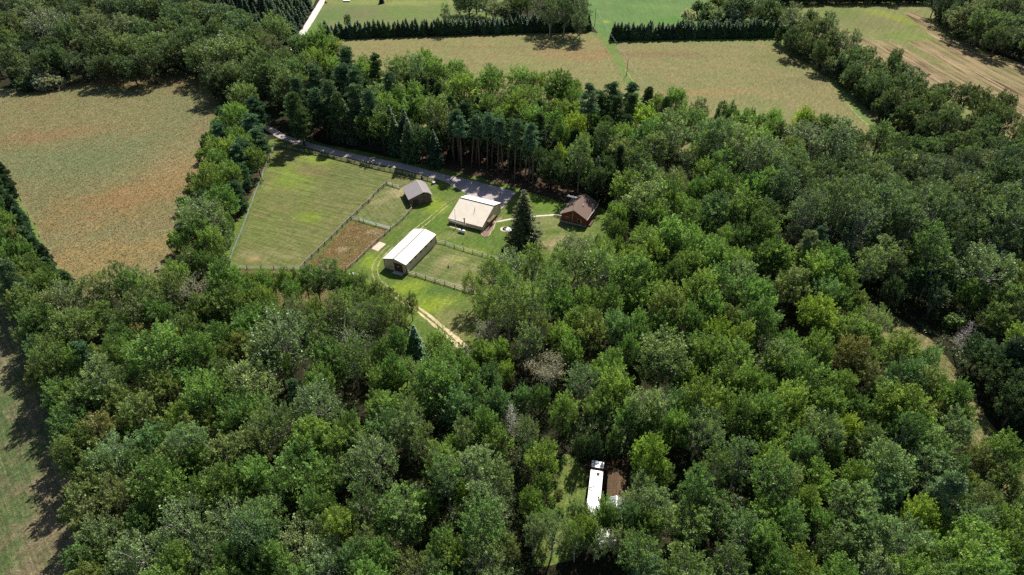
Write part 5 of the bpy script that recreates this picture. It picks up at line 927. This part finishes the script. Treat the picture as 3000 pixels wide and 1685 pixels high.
edge('northeast woods', [(2750,55),(2810,112),(2900,145),(3010,180)], 5, seed=4, r=(3.,5.), tints='ndno')
edge('northeast woods', [(2290,16),(2460,11),(2720,8)], 5, seed=5, r=(2.6,4.2), tints='ndno')
edge('middle grove', [(985,185),(1080,245),(1200,300),(1400,330),(1650,360),(1900,415)], 7, seed=6)
edge('lower woods west', [(60,870),(165,1070),(245,1260),(295,1460),(320,1660),(345,1800)], 5.5, seed=27, k='o', r=(3.2,4.4), tints='ogdo')
edge('lower woods west', [(70,900),(140,1060),(230,1300),(330,1560)], 7, seed=7, tints='dogg')
edge('meadow tree row', [(650,345),(610,470),(560,600),(530,720),(520,820)], 7, seed=8, tints='dgob')
stand('M', 'pine stand by the parking area', [(x, y, 'o', 'n', 12, 3.6) for x, y in ((640,600),(760,640),(880,650),(1000,680),(1120,700),(1240,720),(1360,760),(1480,800),(1600,850),(1700,900),(1800,960))]+[(x, y, 's', 'n', 15, 3.4) for x, y in ((820,590),(1060,620),(1300,670),(1540,760))])
grove('N', 'lower woods west', [(20,560,110,'o','g'),(150,560,90,'o','s'),(260,640,90,'a','o'),(70,720,120,'a','g'),(230,800,120,'a','o'),(420,700,110,'o','s'),(560,640,70,'b','o'),(820,780,90,'o','s'),(700,830,90,'a','o')], 1.0)
grove('U', 'lower woods west', [(420,1370,100,'m','g'),(560,1390,80,'o','g'),(640,1430,90,'m','y'),(800,1390,84,'o','g'),(930,1400,80,'m','g'),(1010,1360,50,'o','d'),(1110,1400,90,'o','g'),(1200,1340,120,'a','g'),(1330,1340,110,'a','s'),(1440,1410,100,'a','g'),(1570,1450,84,'m','g'),(1680,1490,70,'o','y'),(720,1450,90,'m','g'),(1000,1470,90,'m','g'),(250,1440,80,'o','g')], 1.0)
# the long spruce rows
def rowline(a, b, n, seed, region, h=8.4, jx=.35, double=False):
    g = random.Random(seed); a, b = at(*a), at(*b)
    for i in range(n):
        p = a.lerp(b, i/(n-1)); s = g.uniform(.84,1.16)
        plant(p.x+g.gauss(0,jx*.5), p.y+g.gauss(0,jx), 0, g.uniform(.9,1.15), 'h', g.choice('nndbd'), region, s*h/8.6)
        if double and g.random() < .55: plant(p.x+1+g.gauss(0,.5), p.y+3+g.gauss(0,.5), 0, g.uniform(.9,1.1), 'h', 'n' if g.random() < .6 else 'b', region, s*1.02*h/8.6)
rowline((976,112),(1725,90), 56, 1, 'western spruce row', 8.1, double=True)
rowline((1400,96),(1700,85), 14, 8, 'western spruce row', 9.2)
rowline((1797,117),(2275,108), 46, 2, 'eastern spruce row', 8.4, double=True)
stand('S', 'western spruce row', [(945,116,'h','n',8.6,2.4),(958,112,'h','n',9.4,2.2),(966,118,'h','b',8,2.2),(940,126,'h','b',7.5,2.3)])
g_ = random.Random(5)
for i in range(9):
    for j in range(7):
        px = 905-j*17-i*2.2+g_.gauss(0,2)-max(0,(i-1))*5.2; py = -6+i*13.5+j*1.5+g_.gauss(0,1.5)
        if px > 948-(py/125.)*94-12: continue
        stand('S', 'spruce plantation', [(px, py+22, 'h', 'd' if g_.random() < .6 else 'n', 8.5*g_.uniform(.85,1.15), 1.9)])
stand('S', 'northwest spruces', [(650+i*22+g_.gauss(0,5), 62+(i%3)*14, 's', 'n', 15+g_.uniform(-2,2), 3.2) for i in range(9)]+[(640+i*26, 25, 's', 'n', 15, 3.2) for i in range(7)])
stand('S', 'homestead', [(1534,738,'B','d',21.6,5.1,'large lone spruce on the lawn between workshop and cabin')])

# fill the woods where the list left holes, with lower and darker trees
def inside(p, poly):
    x, y = p; c = False
    for i in range(len(poly)):
        (x0,y0),(x1,y1) = poly[i], poly[i-1]
        if (y0 > y) != (y1 > y) and x < (x1-x0)*(y-y0)/(y1-y0)+x0: c = not c
    return c
WOODS = [('lower woods middle', [(1180,1080),(1300,1100),(1420,1180),(1540,1230),(1600,1330),(1560,1480),(1540,1900),(1300,1900),(1300,1330),(1240,1200)], 'moo', 'gd'),
 ('front woods', [(1880,1480),(2300,1350),(2750,1300),(2950,1500),(3200,1900),(1800,1900)], 'moa', 'gdb'),
 ('lower woods west', [(130,900),(500,905),(640,880),(900,870),(1020,900),(1180,1000),(1180,1080),(1240,1200),(1300,1330),(1300,1900),(440,1900),(300,1500),(230,1300),(160,1100)], 'oom', 'od'),
 ('lower woods east', [(1400,900),(1700,860),(2100,800),(2450,900),(2600,1010),(2750,1180),(2850,1330),(3000,1520),(3060,1900),(1860,1900),(1900,1500),(1860,1300),(1640,1220),(1500,1180)], 'mmo', 'gdb'),
 ('far east woods', [(1960,540),(2300,520),(2700,530),(3100,530),(3200,1100),(2900,1000),(2560,860),(2300,780),(2100,700)], 'aao', 'dn'),
 ('middle grove', [(900,330),(1000,300),(1300,330),(1500,380),(1800,420),(1900,520),(1780,560),(1700,540),(1560,480),(1400,440),(1000,380)], 'ppo', 'nd'),
 ('northwest woods', [(-60,20),(600,20),(830,130),(850,300),(820,370),(700,300),(640,215),(500,190),(60,220),(-60,240)], 'oco', 'dn')]
g_ = random.Random(77); grid = {}
def near(x, y, d):
    for i in range(int(x//6)-2, int(x//6)+3):
        for j in range(int(y//6)-2, int(y//6)+3):
            for (a, b, r) in grid.get((i,j), ()):
                if math.hypot(a-x, b-y) < d+.55*r: return True
    return False
def addg(x, y, r): grid.setdefault((int(x//6), int(y//6)), []).append((x, y, r))
for t in placed: addg(t[0], t[1], t[2]*KIND[t[3]][3])
BUD = {'m':285,'o':285,'a':285,'c':285,'w':285,'p':200}
cnt = {}
for t in placed: cnt[t[3]] = cnt.get(t[3],0)+1
for (region, poly, ks, tn) in WOODS:
    W = [at(a, b) for a, b in poly]; P2 = [(p.x, p.y) for p in W]
    x0, x1 = min(p[0] for p in P2), max(p[0] for p in P2); y0, y1 = min(p[1] for p in P2), max(p[1] for p in P2)
    for _ in range(2600):
        x, y = g_.uniform(x0,x1), g_.uniform(y0,y1)
        if not inside((x,y), P2) or near(x, y, 2.7): continue
        k = g_.choice(ks)
        if cnt.get(k,0) >= BUD.get(k,200): continue
        sx, sy = seen(x, y, 8)
        if not (-60 < sx < 3060 and -60 < sy < 1760): continue
        gx, gy = seen(x, y, 0)
        if (1160 < gx < 1330 and 960 < gy < 1130) or (1690 < gx < 1890 and 1290 < gy < 1570) or (1570 < gx < 1735 and 1340 < gy < 1660): continue
        if inside((gx,gy), [(2500,860),(2740,960),(3040,1330),(3120,1650),(2960,1620),(2780,1400),(2620,1130)]): continue
        sc = g_.uniform(.7,1.0); plant(x, y, 0, sc, k, g_.choice(tn), region, g_.uniform(.66,.9)); addg(x, y, sc*5); cnt[k] = cnt.get(k,0)+1
print('tree counts', cnt, 'total', len(placed))

ORD = 'first second third fourth fifth sixth seventh eighth ninth tenth eleventh twelfth thirteenth fourteenth fifteenth sixteenth seventeenth eighteenth nineteenth twentieth'.split()
TENS = {20:'twenty',30:'thirty',40:'forty',50:'fifty',60:'sixty',70:'seventy',80:'eighty',90:'ninety'}
def ordinal(n):
    if n > 100: return 'hundred-and-'+ordinal(n-100)
    if n == 100: return 'hundredth'
    if n <= 20: return ORD[n-1]
    if n % 10 == 0: return TENS[n][:-1]+'ieth'
    return TENS[n//10*10]+'-'+ORD[n%10-1]
WHERE = {'lower woods west':'woods below the paddocks','west hedge':'conifer belt beside meadow','lower woods middle':'woods below two-rut track','lower woods east':'woods above trailer clearing',
 'east woods':'woods by grassy track','front woods':'big woods beside trailer clearing','woods behind cabin':'woods behind cabin','far east woods':'wood beyond cabin woods',
 'northwest woods':'wood above the meadow','meadow tree row':'row between meadow and paddock','middle grove':'grove behind the driveway','pine stand by the parking area':'stand by parking area',
 'east hedgerow':'hedgerow by ploughed field','northeast woods':'wood beyond ploughed field','crop field shrubs':'thicket on green crop','distant grove':'grove on far lawn',
 'western spruce row':'long western spruce row','eastern spruce row':'long eastern spruce row','spruce plantation':'plantation by far driveway','northwest spruces':'spruces beside the plantation','homestead':'homestead'}
FAR = {'northwest woods','northeast woods','east hedgerow','distant grove','far east woods','crop field shrubs'}
SIZE = lambda r: 'small' if r < 2.6 else ('' if r < 5 else 'broad')
rng = random.Random(3)
by = {}
for t in placed: by.setdefault(t[5], []).append(t)
made = {}
for region, ts in by.items():
    band = max(1, min(9, round(math.sqrt(len(ts)/3.))))
    if 'row' in region and 'meadow' not in region: band = 1
    ts.sort(key=lambda t: -seen(t[0], t[1], KIND[t[3]][5]*t[6])[1])
    per = math.ceil(len(ts)/band)
    for bi in range(band):
        tier = sorted(ts[bi*per:(bi+1)*per], key=lambda t: seen(t[0], t[1], 5)[0])
        for i, t in enumerate(tier):
            x, y, sc, k, tint, reg, sz, lb = t; name, cat, var, R0, H0, zc = KIND[k]
            col, words = TINT[tint]
            if k in 'moaw' and tint not in 'nl': col = tuple(q_*.68+z_*.32 for q_, z_ in zip(col, (.138,.20,.062)))
            if k == 'B': col = (.085,.105,.038)
            if not lb or len(lb) < 4:
                noun = {'dead tree':'bare tree','hedge spruce':'spruce'}.get(cat, cat)
                head = ' '.join(w_ for w_ in (SIZE(sc*R0) if k in 'moacw' else '', words, noun) if w_)
                lb = head+', '+ordinal(i+1)+' from left'+(', '+ordinal(bi+1)+' tier up' if band > 1 else '')+', '+WHERE[reg]
            vi = rng.randrange(len(var)); tmesh, cmesh = var[vi]
            grp = {'h':'hedge spruces'}.get(k, 'trees of '+reg) if k != 'b' else 'shrubs of '+reg
            root = empty(name, (x, y, 0), rng.uniform(0, 6.28) if k != 'w' else rng.uniform(-.5,.5), lb, cat, grp)
            root.scale = (sc*rng.uniform(.92,1.08), sc*rng.uniform(.92,1.08), sz*(rng.uniform(.9,1.22) if k in 'moacw' else 1.))
            if k not in 'hBX': root.rotation_euler.x = rng.gauss(0,.035); root.rotation_euler.y = rng.gauss(0,.035)
            tr_ = link('trunk', tmesh, root); cr_ = link('crown', cmesh, root)
            v = rng.uniform(.86,1.16); hshift = rng.uniform(-.1,.1)
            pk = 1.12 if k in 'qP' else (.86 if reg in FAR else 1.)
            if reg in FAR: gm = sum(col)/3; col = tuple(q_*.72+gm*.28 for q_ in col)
            cr_.color = (col[0]*v*pk*(1+hshift), col[1]*v*pk, col[2]*v*pk*(1.12 if k in 'qP' else 1)*(1-hshift*.5), 1)

# low growth on the forest floor and standing straw in the meadow: nobody could count it
def scatter(name, label, polys, n, mat, col, size, height, seed, clump=1, flat=.6):
    g = np.random.default_rng(seed); P_ = []
    for poly in polys:
        W = [at(a, b) for a, b in poly]; P2 = [(p.x, p.y) for p in W]; xs = [p[0] for p in P2]; ys = [p[1] for p in P2]
        k = 0; want = n//len(polys)//clump
        while k < want:
            x, y = g.uniform(min(xs), max(xs)), g.uniform(min(ys), max(ys))
            if inside((x, y), P2): P_.append((x, y)); k += 1
    B = np.repeat(np.array(P_), clump, axis=0); N = len(B)
    c = np.zeros((N,3)); c[:,:2] = B+g.normal(0, .45 if clump > 1 else .02, (N,2)); c[:,2] = g.uniform(.08, height, N)
    nn = unit(g.normal(size=(N,3))*flat+np.array([0,0,1.])); dd = unit(np.cross(nn, g.normal(size=(N,3)))); s = size*g.uniform(.6,1.5,N)
    o = link(name, leaf_mesh(name, c, nn, dd, s*1.3, s*.7, np.clip(g.normal(.45,.22,N),0,1), mat)); o.color = (*col, 1); tag(o, label, None, None, 'stuff')
under = [w_[1] for w_ in WOODS if w_[0] not in ('northwest woods','middle grove')]+[[(2480,820),(2620,900),(2800,1050),(2960,1300),(3060,1500),(3200,1500),(3200,900),(2900,820)], [(1640,1230),(1860,1230),(1890,1330),(1700,1345)]]
scatter('undergrowth', 'low green undergrowth on the forest floor between the trunks', under, 150000, m_leaf, (.075,.11,.04), .32, .9, 11, clump=22, flat=.8)
meadow_poly = [(0,300),(60,270),(200,246),(330,232),(520,215),(600,240),(660,330),(600,430),(560,560),(530,700),(520,820),(560,860),(250,870),(196,820),(160,750),(122,680),(72,590),(0,460)]
scatter('meadow_straw', 'short dry standing straw speckling the big western meadow', [meadow_poly], 60000, m_leaf, (.21,.165,.07), .26, .35, 12, flat=.5)
scatter('pen_weeds', 'dry brown weeds standing in the unmown pen', [[(1033,650),(1138,678),(1011,792),(893,788)]], 2600, m_leaf, (.27,.20,.08), .2, .25, 13, flat=.5)
